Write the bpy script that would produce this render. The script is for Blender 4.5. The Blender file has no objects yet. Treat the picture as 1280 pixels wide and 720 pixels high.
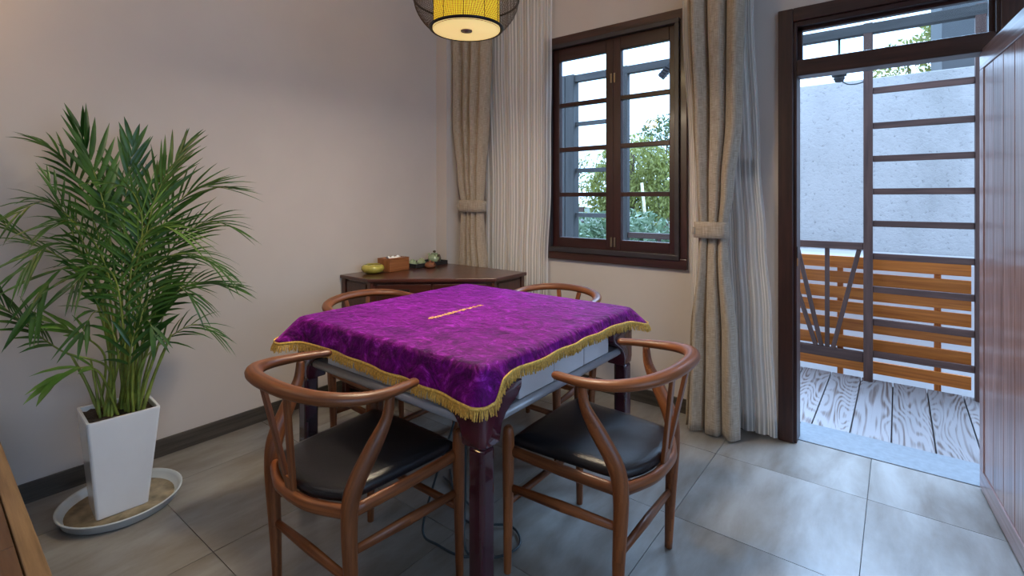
import bpy, math, random
from mathutils import Vector, Matrix, noise
R = random.Random(7)
PI = math.pi
sc = bpy.context.scene
COL = sc.collection

# ------------------------------------------------------------------ camera, world, lights, exposure
cam = bpy.data.objects.new('camera', bpy.data.cameras.new('camera'))
COL.objects.link(cam)
cam.location = (0, 0, 1.25)
cam.rotation_euler = (PI/2, 0, math.atan2(483, 621))
cam.data.lens = 621/1280*36
cam.data.sensor_width = 36
cam.data.shift_y = -112/1280
cam.data.clip_start = .02
cam.data.clip_end = 200
sc.camera = cam

world = bpy.data.worlds.new('overcast_sky')
sc.world = world
world.use_nodes = True
wn = world.node_tree
bg = wn.nodes['Background']
bg.inputs['Color'].default_value = (.47, .68, 1.0, 1)
bg.inputs['Strength'].default_value = 4.3

def light(name, kind, loc, energy, color, size=.5, rot=(0, 0, 0)):
    d = bpy.data.lights.new(name, kind)
    d.energy = energy
    d.color = color
    if kind == 'AREA':
        d.shape = 'DISK'
        d.size = size
    elif kind == 'SUN':
        d.angle = size
    else:
        d.shadow_soft_size = size
    o = bpy.data.objects.new(name, d)
    COL.objects.link(o)
    o.location = loc
    o.rotation_euler = rot
    return o
# pale sun behind cloud, shining in through the door and the window
light('cloudy_sun', 'SUN', (2, 8, 8), 15.0, (.42, .65, 1.0), math.radians(50),
      (math.radians(-36), 0, math.radians(-14)))
# unseen ceiling fill lights without fixtures, added to brighten the room
light('ceiling_fill_light', 'AREA', (-1.7, -.9, 2.84), 6, (1.0, .90, .82), .5)
light('ceiling_fill_light', 'AREA', (1.2, -1.4, 2.84), 7, (1.0, .90, .80), .5)
light('wall_lamp_light', 'POINT', (-2.45, -.15, 2.20), 9, (1.0, .62, .26), .08)

vs = sc.view_settings
vs.view_transform = 'Standard'
vs.look = 'None'
vs.gamma = 1
vs.use_curve_mapping = False
vs.exposure = 0.0

# ------------------------------------------------------------------ materials
MATS = {}
def new_mat(name):
    m = bpy.data.materials.new(name)
    m.use_nodes = True
    nt = m.node_tree
    b = nt.nodes['Principled BSDF']
    MATS[name] = m
    return m, nt, b
def N(nt, t, **kw):
    n = nt.nodes.new(t)
    for k, v in kw.items():
        if k in n.inputs:
            n.inputs[k].default_value = v
        else:
            setattr(n, k, v)
    return n
def L(nt, a, b): nt.links.new(a, b)
def ramp(nt, fac, stops):
    r = nt.nodes.new('ShaderNodeValToRGB')
    e = r.color_ramp.elements
    while len(e) < len(stops): e.new(.5)
    for i, (p, c) in enumerate(stops):
        e[i].position = p
        e[i].color = (*c, 1)
    L(nt, fac, r.inputs['Fac'])
    return r
def coords(nt, kind, scale=(1, 1, 1), rnd=False):
    if kind == 'pos':
        out = N(nt, 'ShaderNodeNewGeometry').outputs['Position']
    else:
        out = N(nt, 'ShaderNodeTexCoord').outputs[kind]
    mp = N(nt, 'ShaderNodeMapping')
    mp.inputs['Scale'].default_value = scale
    L(nt, out, mp.inputs['Vector'])
    if rnd:
        oi = N(nt, 'ShaderNodeObjectInfo')
        mu = N(nt, 'ShaderNodeMath', operation='MULTIPLY')
        mu.inputs[1].default_value = 37.0
        L(nt, oi.outputs['Random'], mu.inputs[0])
        L(nt, mu.outputs[0], mp.inputs['Location'])
    return mp.outputs['Vector']
def bump(nt, b, height, strength, dist=.01):
    bp = N(nt, 'ShaderNodeBump')
    bp.inputs['Strength'].default_value = strength
    bp.inputs['Distance'].default_value = dist
    L(nt, height, bp.inputs['Height'])
    L(nt, bp.outputs['Normal'], b.inputs['Normal'])
def plain(name, c, rough=.5, metal=0, spec=.5, var=.12, scale=12, bmp=0, coat=0):
    m, nt, b = new_mat(name)
    n = N(nt, 'ShaderNodeTexNoise', Scale=scale, Detail=5.0)
    L(nt, coords(nt, 'pos'), n.inputs['Vector'])
    r = ramp(nt, n.outputs['Fac'], [(.3, [x*(1-var) for x in c]), (.7, [min(1, x*(1+var)) for x in c])])
    L(nt, r.outputs['Color'], b.inputs['Base Color'])
    b.inputs['Roughness'].default_value = rough
    b.inputs['Metallic'].default_value = metal
    b.inputs['Specular IOR Level'].default_value = spec
    b.inputs['Coat Weight'].default_value = coat
    if bmp: bump(nt, b, n.outputs['Fac'], bmp)
    return m
def wood(name, c1, c2, rough=.4, su=60, sv=2.5, bmp=.1, coat=0, knots=False, dist=0.0, spread=(.3, .7)):
    """grain runs along V of the UV map (metres)"""
    m, nt, b = new_mat(name)
    v = coords(nt, 'UV', (su, sv, 1), True)
    n = N(nt, 'ShaderNodeTexNoise', Scale=1.0, Detail=6.0, Roughness=.6, Distortion=dist)
    L(nt, v, n.inputs['Vector'])
    fac = n.outputs['Fac']
    if knots:
        v2 = coords(nt, 'UV', (7, 1.0, 1), True)
        n2 = N(nt, 'ShaderNodeTexNoise', Scale=1.0, Detail=.6, Distortion=.25)
        L(nt, v2, n2.inputs['Vector'])
        mu = N(nt, 'ShaderNodeMath', operation='MULTIPLY'); mu.inputs[1].default_value = 125.0
        L(nt, n2.outputs['Fac'], mu.inputs[0])
        si = N(nt, 'ShaderNodeMath', operation='SINE'); L(nt, mu.outputs[0], si.inputs[0])
        ma = N(nt, 'ShaderNodeMath', operation='MULTIPLY_ADD')
        ma.inputs[1].default_value = .15
        L(nt, si.outputs[0], ma.inputs[0]); L(nt, fac, ma.inputs[2])
        fac = ma.outputs[0]
    r = ramp(nt, fac, [(spread[0], c1), (spread[1], c2)])
    oi = N(nt, 'ShaderNodeObjectInfo')
    hs = N(nt, 'ShaderNodeHueSaturation')
    mr = N(nt, 'ShaderNodeMapRange'); mr.inputs['To Min'].default_value = .82; mr.inputs['To Max'].default_value = 1.18
    L(nt, oi.outputs['Random'], mr.inputs['Value']); L(nt, mr.outputs['Result'], hs.inputs['Value'])
    L(nt, r.outputs['Color'], hs.inputs['Color'])
    L(nt, hs.outputs['Color'], b.inputs['Base Color'])
    b.inputs['Roughness'].default_value = rough
    b.inputs['Coat Weight'].default_value = coat
    b.inputs['Coat Roughness'].default_value = .15
    if bmp: bump(nt, b, fac, bmp, .004)
    return m

plain('wall_paint', (.56, .50, .46), .85, var=.03, scale=3, spec=.2)
plain('ceiling_paint', (.75, .73, .70), .9, var=.02)
wood('baseboard_wood', (.035, .028, .022), (.10, .082, .065), .5, 70, 3, .2)
wood('frame_wood', (.020, .007, .006), (.070, .025, .018), .40, 40, 3, .15, .1)
wood('sash_wood', (.016, .004, .004), (.045, .011, .010), .40, 40, 3, .15, .1)
wood('door_wood', (.15, .075, .070), (.46, .31, .30), .285, 38, 1.3, .6, .6, dist=1.0)
wood('chair_wood', (.090, .023, .006), (.32, .105, .032), .42, 70, 3.0, .05, .05)
wood('desk_wood', (.040, .010, .007), (.085, .024, .016), .28, 40, 3, .05, .4)
wood('box_wood', (.26, .085, .025), (.42, .16, .055), .45, 90, 4, .1)
wood('bench_wood', (.13, .075, .035), (.27, .165, .08), .5, 60, 3, .15)
wood('bench_board', (.075, .035, .018), (.16, .085, .045), .45, 60, 3, .15)
wood('slat_wood', (.30, .068, .005), (.60, .19, .024), .5, 60, 2.0, .15, dist=.4)
wood('lattice_wood', (.038, .016, .012), (.095, .045, .034), .6, 45, 3, .2)
wood('grey_beam_wood', (.035, .034, .034), (.07, .068, .068), .7, 45, 3, .2)
wood('deck_wood', (.085, .050, .038), (.235, .215, .215), .6, 60, 1.2, .5, knots=True, spread=(.24, .50))
plain('alu', (.045, .040, .045), .4, .3)
plain('black_leather', (.012, .012, .015), .30, spec=.5, var=.2, scale=300, bmp=.15)
plain('pot_ceramic', (.78, .78, .79), .12, var=.02, coat=.3)
plain('saucer_plastic', (.52, .56, .57), .4, var=.05)
plain('saucer_dirt', (.24, .19, .12), .8, var=.5, scale=18)
plain('soil', (.035, .022, .014), .95, var=.5, scale=60, bmp=.8)
plain('stem_green', (.22, .27, .045), .45, var=.4, scale=25)
plain('maroon_gloss', (.065, .012, .022), .12, var=.25, scale=9, coat=.5)
plain('leg_maroon', (.045, .010, .020), .16, var=.25, scale=9, coat=.5)
plain('panel_silver', (.58, .57, .60), .28, .15, var=.04)
plain('edge_grey', (.34, .34, .37), .3, .2, var=.05)
plain('dark_plastic', (.02, .02, .022), .5)
plain('cable', (.03, .045, .055), .35)
plain('gold_thread', (.86, .47, .10), .55, var=.35, scale=160)
plain('basket_wire', (.075, .042, .020), .5)
plain('black_metal', (.012, .009, .008), .45)
plain('bronze', (.30, .25, .17), .3, .8)
plain('brass', (.35, .18, .05), .35, .8)
plain('celadon', (.30, .37, .22), .2, var=.12, coat=.4)
plain('yellow_glaze', (.40, .34, .06), .15, var=.2, scale=20, coat=.5)
plain('clay', (.20, .07, .03), .5, var=.3, scale=40)
plain('tissue', (.85, .84, .82), .9, var=.02)
plain('stone', (.15, .165, .18), .6, var=.12, scale=40)
plain('grout', (.05, .045, .04), .9)
plain('garden_soil', (.045, .055, .025), .95, var=.4, scale=3)
plain('neighbour_wall', (.085, .088, .092), .9, var=.08, scale=3)  # base colour darkened for the shade the building stands in
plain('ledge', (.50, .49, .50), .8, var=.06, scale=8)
plain('bark', (.12, .085, .06), .9, var=.3, scale=20)
plain('straw', (.52, .45, .33), .9, var=.2, scale=20)
plain('steel', (.55, .55, .57), .3, .9)
plain('white_plastic', (.78, .77, .75), .4, var=.02)

def leaf_mat(name, c1, c2, rough=.4, trans=.25):
    m, nt, b = new_mat(name)
    n = N(nt, 'ShaderNodeTexNoise', Scale=9.0, Detail=3.0)
    L(nt, coords(nt, 'pos'), n.inputs['Vector'])
    r = ramp(nt, n.outputs['Fac'], [(.35, c1), (.68, c2)])
    L(nt, r.outputs['Color'], b.inputs['Base Color'])
    b.inputs['Roughness'].default_value = rough
    if trans:
        t = N(nt, 'ShaderNodeBsdfTranslucent')
        L(nt, r.outputs['Color'], t.inputs['Color'])
        mx = N(nt, 'ShaderNodeMixShader'); mx.inputs[0].default_value = trans
        L(nt, b.outputs[0], mx.inputs[1]); L(nt, t.outputs[0], mx.inputs[2])
        L(nt, mx.outputs[0], nt.nodes['Material Output'].inputs['Surface'])
    return m
leaf_mat('palm_leaf', (.020, .075, .012), (.085, .20, .035), .32)
leaf_mat('palm_leaf_light', (.06, .15, .02), (.17, .32, .06), .35)
leaf_mat('tree_leaf_willow', (.20, .20, .045), (.34, .35, .10), .6)
leaf_mat('tree_leaf_dark', (.06, .09, .025), (.15, .18, .06), .6)
leaf_mat('hedge_leaf', (.08, .13, .06), (.22, .29, .17), .5)
leaf_mat('grass_blade', (.16, .24, .05), (.36, .42, .14), .6)

def tile_material():
    m, nt, b = new_mat('floor_tile')
    v = coords(nt, 'pos', (5.2, 1.5, 1), True)
    n = N(nt, 'ShaderNodeTexNoise', Scale=1.5, Detail=6.0, Roughness=.62, Distortion=.25)
    L(nt, v, n.inputs['Vector'])
    r = ramp(nt, n.outputs['Fac'], [(.32, (.155, .132, .110)), (.50, (.222, .204, .182)), (.68, (.290, .277, .260))])
    L(nt, r.outputs['Color'], b.inputs['Base Color'])
    rr = N(nt, 'ShaderNodeMapRange'); rr.inputs['To Min'].default_value = .285; rr.inputs['To Max'].default_value = .35
    L(nt, n.outputs['Fac'], rr.inputs['Value']); L(nt, rr.outputs['Result'], b.inputs['Roughness'])
    b.inputs['Specular IOR Level'].default_value = .6
    n2 = N(nt, 'ShaderNodeTexNoise', Scale=60.0, Detail=3.0)
    L(nt, coords(nt, 'pos'), n2.inputs['Vector'])
    bump(nt, b, n2.outputs['Fac'], .04, .003)
tile_material()
def concrete_material():
    m, nt, b = new_mat('concrete')
    n = N(nt, 'ShaderNodeTexNoise', Scale=1.5, Detail=8.0, Roughness=.65)
    L(nt, coords(nt, 'pos', (1, 1, .55)), n.inputs['Vector'])
    r = ramp(nt, n.outputs['Fac'], [(.25, (.28, .28, .27)), (.5, (.41, .40, .395)), (.75, (.48, .47, .465))])
    vo = N(nt, 'ShaderNodeTexNoise', Scale=26.0, Detail=4.0, Roughness=.7)
    L(nt, coords(nt, 'pos'), vo.inputs['Vector'])
    r2 = ramp(nt, vo.outputs['Fac'], [(.30, (.55, .55, .55)), (.42, (1, 1, 1))])
    mx = N(nt, 'ShaderNodeMixRGB', blend_type='MULTIPLY'); mx.inputs[0].default_value = 1
    L(nt, r.outputs['Color'], mx.inputs[1]); L(nt, r2.outputs['Color'], mx.inputs[2])
    L(nt, mx.outputs[0], b.inputs['Base Color'])
    b.inputs['Roughness'].default_value = .95
    bump(nt, b, vo.outputs['Fac'], .6, .02)
concrete_material()
def linen_material():
    m, nt, b = new_mat('linen')
    h = N(nt, 'ShaderNodeTexNoise', Scale=1.0, Detail=3.0)
    L(nt, coords(nt, 'UV', (30, 330, 1)), h.inputs['Vector'])
    v = N(nt, 'ShaderNodeTexNoise', Scale=1.0, Detail=3.0)
    L(nt, coords(nt, 'UV', (420, 14, 1)), v.inputs['Vector'])
    ad = N(nt, 'ShaderNodeMath', operation='ADD'); L(nt, h.outputs['Fac'], ad.inputs[0]); L(nt, v.outputs['Fac'], ad.inputs[1])
    hf = N(nt, 'ShaderNodeMath', operation='MULTIPLY'); hf.inputs[1].default_value = .5; L(nt, ad.outputs[0], hf.inputs[0])
    r = ramp(nt, hf.outputs[0], [(.34, (.22, .165, .115)), (.64, (.50, .41, .315))])
    L(nt, r.outputs['Color'], b.inputs['Base Color'])
    b.inputs['Roughness'].default_value = .9
    b.inputs['Sheen Weight'].default_value = .25
    bump(nt, b, hf.outputs[0], .35, .002)
linen_material()
def sheer_material():
    m, nt, b = new_mat('sheer')
    tc = coords(nt, 'UV', (1, 1, 1))
    sx = N(nt, 'ShaderNodeSeparateXYZ'); L(nt, tc, sx.inputs[0])
    mu = N(nt, 'ShaderNodeMath', operation='MULTIPLY'); mu.inputs[1].default_value = 2*PI/.030
    L(nt, sx.outputs['X'], mu.inputs[0])
    si = N(nt, 'ShaderNodeMath', operation='SINE'); L(nt, mu.outputs[0], si.inputs[0])
    mr = N(nt, 'ShaderNodeMapRange'); mr.inputs['From Min'].default_value = .1; mr.inputs['From Max'].default_value = .5
    mr.inputs['To Min'].default_value = .42; mr.inputs['To Max'].default_value = .80
    L(nt, si.outputs[0], mr.inputs['Value'])
    b.inputs['Base Color'].default_value = (.93, .91, .88, 1)
    b.inputs['Roughness'].default_value = .9
    L(nt, mr.outputs['Result'], b.inputs['Alpha'])
    t = N(nt, 'ShaderNodeBsdfTranslucent'); t.inputs['Color'].default_value = (.9, .88, .85, 1)
    tr = N(nt, 'ShaderNodeBsdfTransparent')
    m1 = N(nt, 'ShaderNodeMixShader'); m1.inputs[0].default_value = .4
    b.inputs['Alpha'].default_value = 1
    nt.links.remove(b.inputs['Alpha'].links[0])
    L(nt, b.outputs[0], m1.inputs[1]); L(nt, t.outputs[0], m1.inputs[2])
    m2 = N(nt, 'ShaderNodeMixShader')
    L(nt, mr.outputs['Result'], m2.inputs[0]); L(nt, tr.outputs[0], m2.inputs[1]); L(nt, m1.outputs[0], m2.inputs[2])
    L(nt, m2.outputs[0], nt.nodes['Material Output'].inputs['Surface'])
sheer_material()
def velvet_material():
    m, nt, b = new_mat('velvet')
    n = N(nt, 'ShaderNodeTexNoise', Scale=13.0, Detail=9.0, Roughness=.75, Distortion=1.6)
    L(nt, coords(nt, 'pos', (1, 1.5, 1)), n.inputs['Vector'])
    r = ramp(nt, n.outputs['Fac'], [(.38, (.045, .0004, .052)), (.48, (.115, .001, .125)), (.57, (.20, .003, .23)), (.66, (.46, .04, .58))])  # brightest stops paint streak highlights of the nap into the colour
    L(nt, r.outputs['Color'], b.inputs['Base Color'])
    b.inputs['Roughness'].default_value = .6
    b.inputs['Specular IOR Level'].default_value = .15
    b.inputs['Sheen Weight'].default_value = .30
    b.inputs['Sheen Roughness'].default_value = .35
    b.inputs['Sheen Tint'].default_value = (.95, .12, 1.0, 1)
    n2 = N(nt, 'ShaderNodeTexNoise', Scale=16.0, Detail=4.0, Roughness=.5, Distortion=1.4)
    L(nt, coords(nt, 'pos', (1, 1, 1)), n2.inputs['Vector'])
    bump(nt, b, n2.outputs['Fac'], .8, .016)
velvet_material()
def glass_material():
    m, nt, b = new_mat('glass')
    tr = N(nt, 'ShaderNodeBsdfTransparent'); tr.inputs['Color'].default_value = (.93, .96, .97, 1)
    gl = N(nt, 'ShaderNodeBsdfGlossy', Roughness=.02)
    fr = N(nt, 'ShaderNodeFresnel'); fr.inputs['IOR'].default_value = 1.18
    mx = N(nt, 'ShaderNodeMixShader')
    L(nt, fr.outputs[0], mx.inputs[0]); L(nt, tr.outputs[0], mx.inputs[1]); L(nt, gl.outputs[0], mx.inputs[2])
    L(nt, mx.outputs[0], nt.nodes['Material Output'].inputs['Surface'])
glass_material()
def glow(name, c, strength, stripe=None):
    m, nt, b = new_mat(name)
    b.inputs['Base Color'].default_value = (*c, 1)
    b.inputs['Emission Color'].default_value = (*c, 1)
    b.inputs['Emission Strength'].default_value = strength
    if stripe:
        tc = coords(nt, 'UV', (1, 1, 1))
        sx = N(nt, 'ShaderNodeSeparateXYZ'); L(nt, tc, sx.inputs[0])
        mu = N(nt, 'ShaderNodeMath', operation='MULTIPLY'); mu.inputs[1].default_value = 2*PI/stripe
        L(nt, sx.outputs['X'], mu.inputs[0])
        si = N(nt, 'ShaderNodeMath', operation='SINE'); L(nt, mu.outputs[0], si.inputs[0])
        mr = N(nt, 'ShaderNodeMapRange'); mr.inputs['From Min'].default_value = -1
        mr.inputs['To Min'].default_value = strength*.55; mr.inputs['To Max'].default_value = strength*1.2
        L(nt, si.outputs[0], mr.inputs['Value']); L(nt, mr.outputs['Result'], b.inputs['Emission Strength'])
    return m
glow('lamp_fabric', (.95, .58, .03), .75, .008)
glow('lamp_diffuser', (1.0, .74, .30), .7)

# ------------------------------------------------------------------ mesh helpers
class MB:
    """collects shapes; build() links them as one mesh object with UVs in metres (V along the grain)"""
    def __init__(s): s.v = []; s.f = []; s.uv = []; s.sm = []
    def face(s, idx, uvs, smooth=False):
        s.f.append(idx); s.uv.append(uvs); s.sm.append(smooth)
    def box(s, x0, x1, y0, y1, z0, z1, M=None):
        P = [Vector((x, y, z)) for z in (z0, z1) for y in (y0, y1) for x in (x0, x1)]
        d = (x1-x0, y1-y0, z1-z0)
        la = max(range(3), key=lambda i: d[i])
        b = len(s.v)
        for f in ((0, 2, 3, 1), (4, 5, 7, 6), (0, 1, 5, 4), (2, 6, 7, 3), (0, 4, 6, 2), (1, 3, 7, 5)):
            pts = [P[i] for i in f]
            ext = [max(p[k] for p in pts)-min(p[k] for p in pts) for k in range(3)]
            ax = [k for k in range(3) if ext[k] > 1e-9]
            if len(ax) < 2: ax = [0, 1]
            va = la if la in ax else ax[-1]
            ua = [k for k in ax if k != va][0]
            s.face([b+i for i in f], [(p[ua]+p[3-ua-va]*1.0, p[va]) for p in pts])
        s.v += [(M @ p) if M else p for p in P]
        return s
    def bar(s, a, b, w, h, up=(0, 0, 1)):
        """box from a to b, w across, h along up"""
        a = Vector(a); b = Vector(b); t = (b-a); l = t.length; t.normalize()
        u = Vector(up); x = t.cross(u).normalized(); u = x.cross(t).normalized()
        M = Matrix((x, t, u)).transposed().to_4x4(); M.translation = a
        return s.box(-w/2, w/2, 0, l, -h/2, h/2, M)
    def tube(s, pts, rad, seg=10, cap=True, up=(0, 0, 1), flat=None, round_ends=False):
        """rad: number or list; flat: (width factor, height factor)"""
        pts = [Vector(p) for p in pts]
        n = len(pts)
        rads = list(rad) if isinstance(rad, (list, tuple)) else [rad]*n
        if round_ends:
            def endcap(p, q, r):
                t = (p-q).normalized()
                return [(p+t*r*.85, r*.45), (p+t*r*.5, r*.84)]
            a = endcap(pts[0], pts[1], rads[0]); b = endcap(pts[-1], pts[-2], rads[-1])
            pts = [a[0][0], a[1][0]]+pts+[b[1][0], b[0][0]]
            rads = [a[0][1], a[1][1]]+rads+[b[1][1], b[0][1]]
            n = len(pts)
        base = len(s.v); ln = 0; lens = []
        ref = None
        for i, p in enumerate(pts):
            t = (pts[min(i+1, n-1)]-pts[max(i-1, 0)]).normalized()
            if i: ln += (p-pts[i-1]).length
            lens.append(ln)
            u = Vector(up) if ref is None else ref
            if abs(u.dot(t)) > .98: u = Vector((1, 0, 0)) if abs(t.x) < .9 else Vector((0, 1, 0))
            x = t.cross(u).normalized(); u = x.cross(t).normalized(); ref = u
            fw, fh = flat or (1, 1)
            for k in range(seg):
                a = 2*PI*k/seg
                s.v.append(p+x*(math.cos(a)*rads[i]*fw)+u*(math.sin(a)*rads[i]*fh))
        for i in range(n-1):
            for k in range(seg):
                k2 = (k+1) % seg
                c = 2*PI*max(rads[i], .002)/seg
                s.face([base+i*seg+k, base+i*seg+k2, base+(i+1)*seg+k2, base+(i+1)*seg+k],
                       [(k*c, lens[i]), ((k+1)*c, lens[i]), ((k+1)*c, lens[i+1]), (k*c, lens[i+1])], True)
        if cap:
            s.face([base+k for k in range(seg)][::-1], [(0, 0)]*seg)
            s.face([base+(n-1)*seg+k for k in range(seg)], [(0, 0)]*seg)
        return s
    def lathe(s, prof, seg=32, c=(0, 0, 0), sx=1, sy=1, closed=False):
        """prof: [(r, z)] turned about z"""
        base = len(s.v); n = len(prof)
        for r, z in prof:
            for k in range(seg):
                a = 2*PI*k/seg
                s.v.append(Vector((c[0]+r*math.cos(a)*sx, c[1]+r*math.sin(a)*sy, c[2]+z)))
        ln = 0
        for i in range(n-1):
            l2 = ln+math.hypot(prof[i+1][0]-prof[i][0], prof[i+1][1]-prof[i][1])
            rr = max(prof[i][0], .001)
            for k in range(seg):
                k2 = (k+1) % seg
                s.face([base+i*seg+k, base+i*seg+k2, base+(i+1)*seg+k2, base+(i+1)*seg+k],
                       [(2*PI*k/seg*rr, ln), (2*PI*(k+1)/seg*rr, ln), (2*PI*(k+1)/seg*rr, l2), (2*PI*k/seg*rr, l2)], True)
            ln = l2
        if prof[0][0] > 1e-6 and not closed: s.face([base+k for k in range(seg)][::-1], [(0, 0)]*seg)
        if prof[-1][0] > 1e-6 and not closed: s.face([base+(n-1)*seg+k for k in range(seg)], [(0, 0)]*seg)
        return s
    def prism(s, poly, z0, z1):
        """vertical prism over a counter-clockwise outline"""
        b = len(s.v); n = len(poly)
        s.v += [Vector((x, y, z0)) for x, y in poly]+[Vector((x, y, z1)) for x, y in poly]
        s.face(list(range(b, b+n))[::-1], [(x, y) for x, y in poly][::-1])
        s.face(list(range(b+n, b+2*n)), [(x, y) for x, y in poly])
        ln = 0
        for i in range(n):
            j = (i+1) % n
            l = math.dist(poly[i], poly[j])
            s.face([b+i, b+j, b+n+j, b+n+i], [(z0, ln), (z0, ln+l), (z1, ln+l), (z1, ln)])
            ln += l
        return s
    def grid(s, fn, nu, nv, uvfn=None, smooth=True):
        b = len(s.v)
        for j in range(nv+1):
            for i in range(nu+1):
                s.v.append(Vector(fn(i/nu, j/nv)))
        uvfn = uvfn or (lambda u, v: (u, v))
        for j in range(nv):
            for i in range(nu):
                s.face([b+j*(nu+1)+i, b+j*(nu+1)+i+1, b+(j+1)*(nu+1)+i+1, b+(j+1)*(nu+1)+i],
                       [uvfn(i/nu, j/nv), uvfn((i+1)/nu, j/nv), uvfn((i+1)/nu, (j+1)/nv), uvfn(i/nu, (j+1)/nv)], smooth)
        return s
    def tri(s, a, b, c, smooth=False):
        k = len(s.v); s.v += [Vector(a), Vector(b), Vector(c)]
        s.face([k, k+1, k+2], [(0, 0), (0, .1), (.02, .1)], smooth)
    def mesh(s, name, m):
        me = bpy.data.meshes.new(name)
        me.from_pydata([tuple(p) for p in s.v], [], s.f)
        uvl = me.uv_layers.new(name='UVMap')
        flat = [c for f in s.uv for uv in f for c in uv]
        uvl.data.foreach_set('uv', flat)
        me.polygons.foreach_set('use_smooth', s.sm)
        me.materials.append(MATS[m])
        me.update()
        return me
    def build(s, name, m, parent=None, bevel=0, solid=0, seg=2, loc=None):
        o = bpy.data.objects.new(name, s.mesh(name, m))
        COL.objects.link(o)
        if parent: o.parent = parent
        if loc: o.location = loc
        if solid:
            md = o.modifiers.new('solid', 'SOLIDIFY'); md.thickness = solid; md.offset = 0
        if bevel:
            md = o.modifiers.new('bevel', 'BEVEL'); md.width = bevel; md.segments = seg; md.limit_method = 'ANGLE'
            md.angle_limit = math.radians(40)
        return o
def tag(o, label, cat, group=None, kind=None):
    if label: o['label'] = label
    if cat: o['category'] = cat
    if group: o['group'] = group
    if kind: o['kind'] = kind
    return o
def empty(name, label, cat, loc=(0, 0, 0), rz=0, group=None, kind=None):
    o = bpy.data.objects.new(name, None)
    COL.objects.link(o)
    o.location = loc; o.rotation_euler = (0, 0, rz); o.empty_display_size = .1
    return tag(o, label, cat, group, kind)
def inst(name, src, parent, loc=(0, 0, 0), rot=(0, 0, 0), scale=(1, 1, 1)):
    o = src.copy(); o.name = name
    COL.objects.link(o); o.parent = parent; o.location = loc; o.rotation_euler = rot; o.scale = scale
    return o
def copy_tree(o, parent=None):
    c = o.copy(); COL.objects.link(c); c.parent = parent
    for ch in list(o.children): copy_tree(ch, c)
    return c
def ease(t): t = max(0, min(1, t)); return t*t*(3-2*t)
def lerp(a, b, t): return a+(b-a)*t
def catmull(P, n):
    P = [Vector(p) for p in P]
    out = []
    for i in range(len(P)-1):
        p0, p1, p2, p3 = P[max(i-1, 0)], P[i], P[i+1], P[min(i+2, len(P)-1)]
        for k in range(n):
            t = k/n
            out.append(.5*((2*p1)+(p2-p0)*t+(2*p0-5*p1+4*p2-p3)*t*t+(3*p1-p0-3*p2+p3)*t**3))
    out.append(P[-1])
    return out

# ------------------------------------------------------------------ the room
LX, WY, RX, BY, CH = -2.825, 2.90, 2.3, -2.6, 2.9      # left wall, window wall, right wall, rear wall, ceiling
WT = .12
# window hole, door hole
WIN = (-1.945, -.975, .85, 2.34)
DOOR = (-.43, .345, -.02, 2.15)

floor = tag(MB().box(LX-.1, RX+.1, BY-.1, WY+.04, -.10, -.006).build('floor', 'grout'), 'grey stone-look tiled floor of the room', 'floor', kind='structure')
gx = [-.102+.6035*k for k in range(-5, 5)]
gy = [2.535+.599*k for k in range(-9, 2)]
gx = [LX]+[x for x in gx if LX+.02 < x < RX]+[RX]
gy = [BY]+[y for y in gy if BY+.02 < y < WY]+[WY+.04]
for i in range(len(gx)-1):
    for j in range(len(gy)-1):
        g = .0013
        MB().box(gx[i]+g, gx[i+1]-g, gy[j]+g, gy[j+1]-g, -.006, R.uniform(-.0003, .0003)).build('tile', 'floor_tile', floor)

def wall_with_holes(name, label, x0, x1, holes):
    m = MB()
    xs = sorted(set([x0, x1]+[h[0] for h in holes]+[h[1] for h in holes]))
    for a, b in zip(xs, xs[1:]):
        hs = sorted([h for h in holes if h[0] <= a+1e-6 and h[1] >= b-1e-6], key=lambda h: h[2])
        z = 0
        for h in hs:
            if h[2] > z: m.box(a, b, WY, WY+WT, z, h[2])
            z = max(z, h[3])
        m.box(a, b, WY, WY+WT, z, CH)
    return tag(m.build(name, 'wall_paint'), label, 'wall', kind='structure')
wall_with_holes('wall_back', 'beige painted wall with the window and the open door', LX-.1, RX+.1, [WIN, DOOR])
tag(MB().box(LX-.1, LX, BY-.1, WY, 0, CH).build('wall_left', 'wall_paint'), 'plain beige painted wall behind the potted palm', 'wall', kind='structure')
tag(MB().box(LX, -2.712, 2.676, WY, 0, CH).build('wall_corner', 'wall_paint'), 'narrow painted pier in the corner beside the tied curtain', 'wall', kind='structure')
wr_ = MB()
W2 = (-1.6, 1.7, .75, 2.5)      # wide side window added out of view on the right to bring in daylight
wr_.box(RX, RX+.1, BY-.1, W2[0], 0, CH).box(RX, RX+.1, W2[1], WY, 0, CH).box(RX, RX+.1, W2[0], W2[1], 0, W2[2]).box(RX, RX+.1, W2[0], W2[1], W2[3], CH)
tag(wr_.build('wall_right', 'wall_paint'), 'painted side wall beyond the open door', 'wall', kind='structure')
w2 = empty('added_window', 'wide dark framed side window added out of view for daylight', 'window', (0, 0, 0), kind='structure')
fm = MB()
for y in (W2[0], -.53, .57, W2[1]-.06): fm.box(RX+.02, RX+.07, y, y+.06, W2[2], W2[3])
fm.box(RX+.02, RX+.07, W2[0], W2[1], W2[2], W2[2]+.06).box(RX+.02, RX+.07, W2[0], W2[1], W2[3]-.06, W2[3])
fm.build('frame', 'sash_wood', w2)
for a, b in ((W2[0]+.06, -.53), (-.47, .57), (.63, W2[1]-.06)):
    MB().box(RX+.043, RX+.047, a, b, W2[2]+.06, W2[3]-.06).build('pane', 'glass', w2)
tag(MB().box(LX-.1, RX+.1, BY-.2, BY-.1, 0, CH).build('wall_front', 'wall_paint'), 'painted wall at the near end of the room', 'wall', kind='structure')
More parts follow.
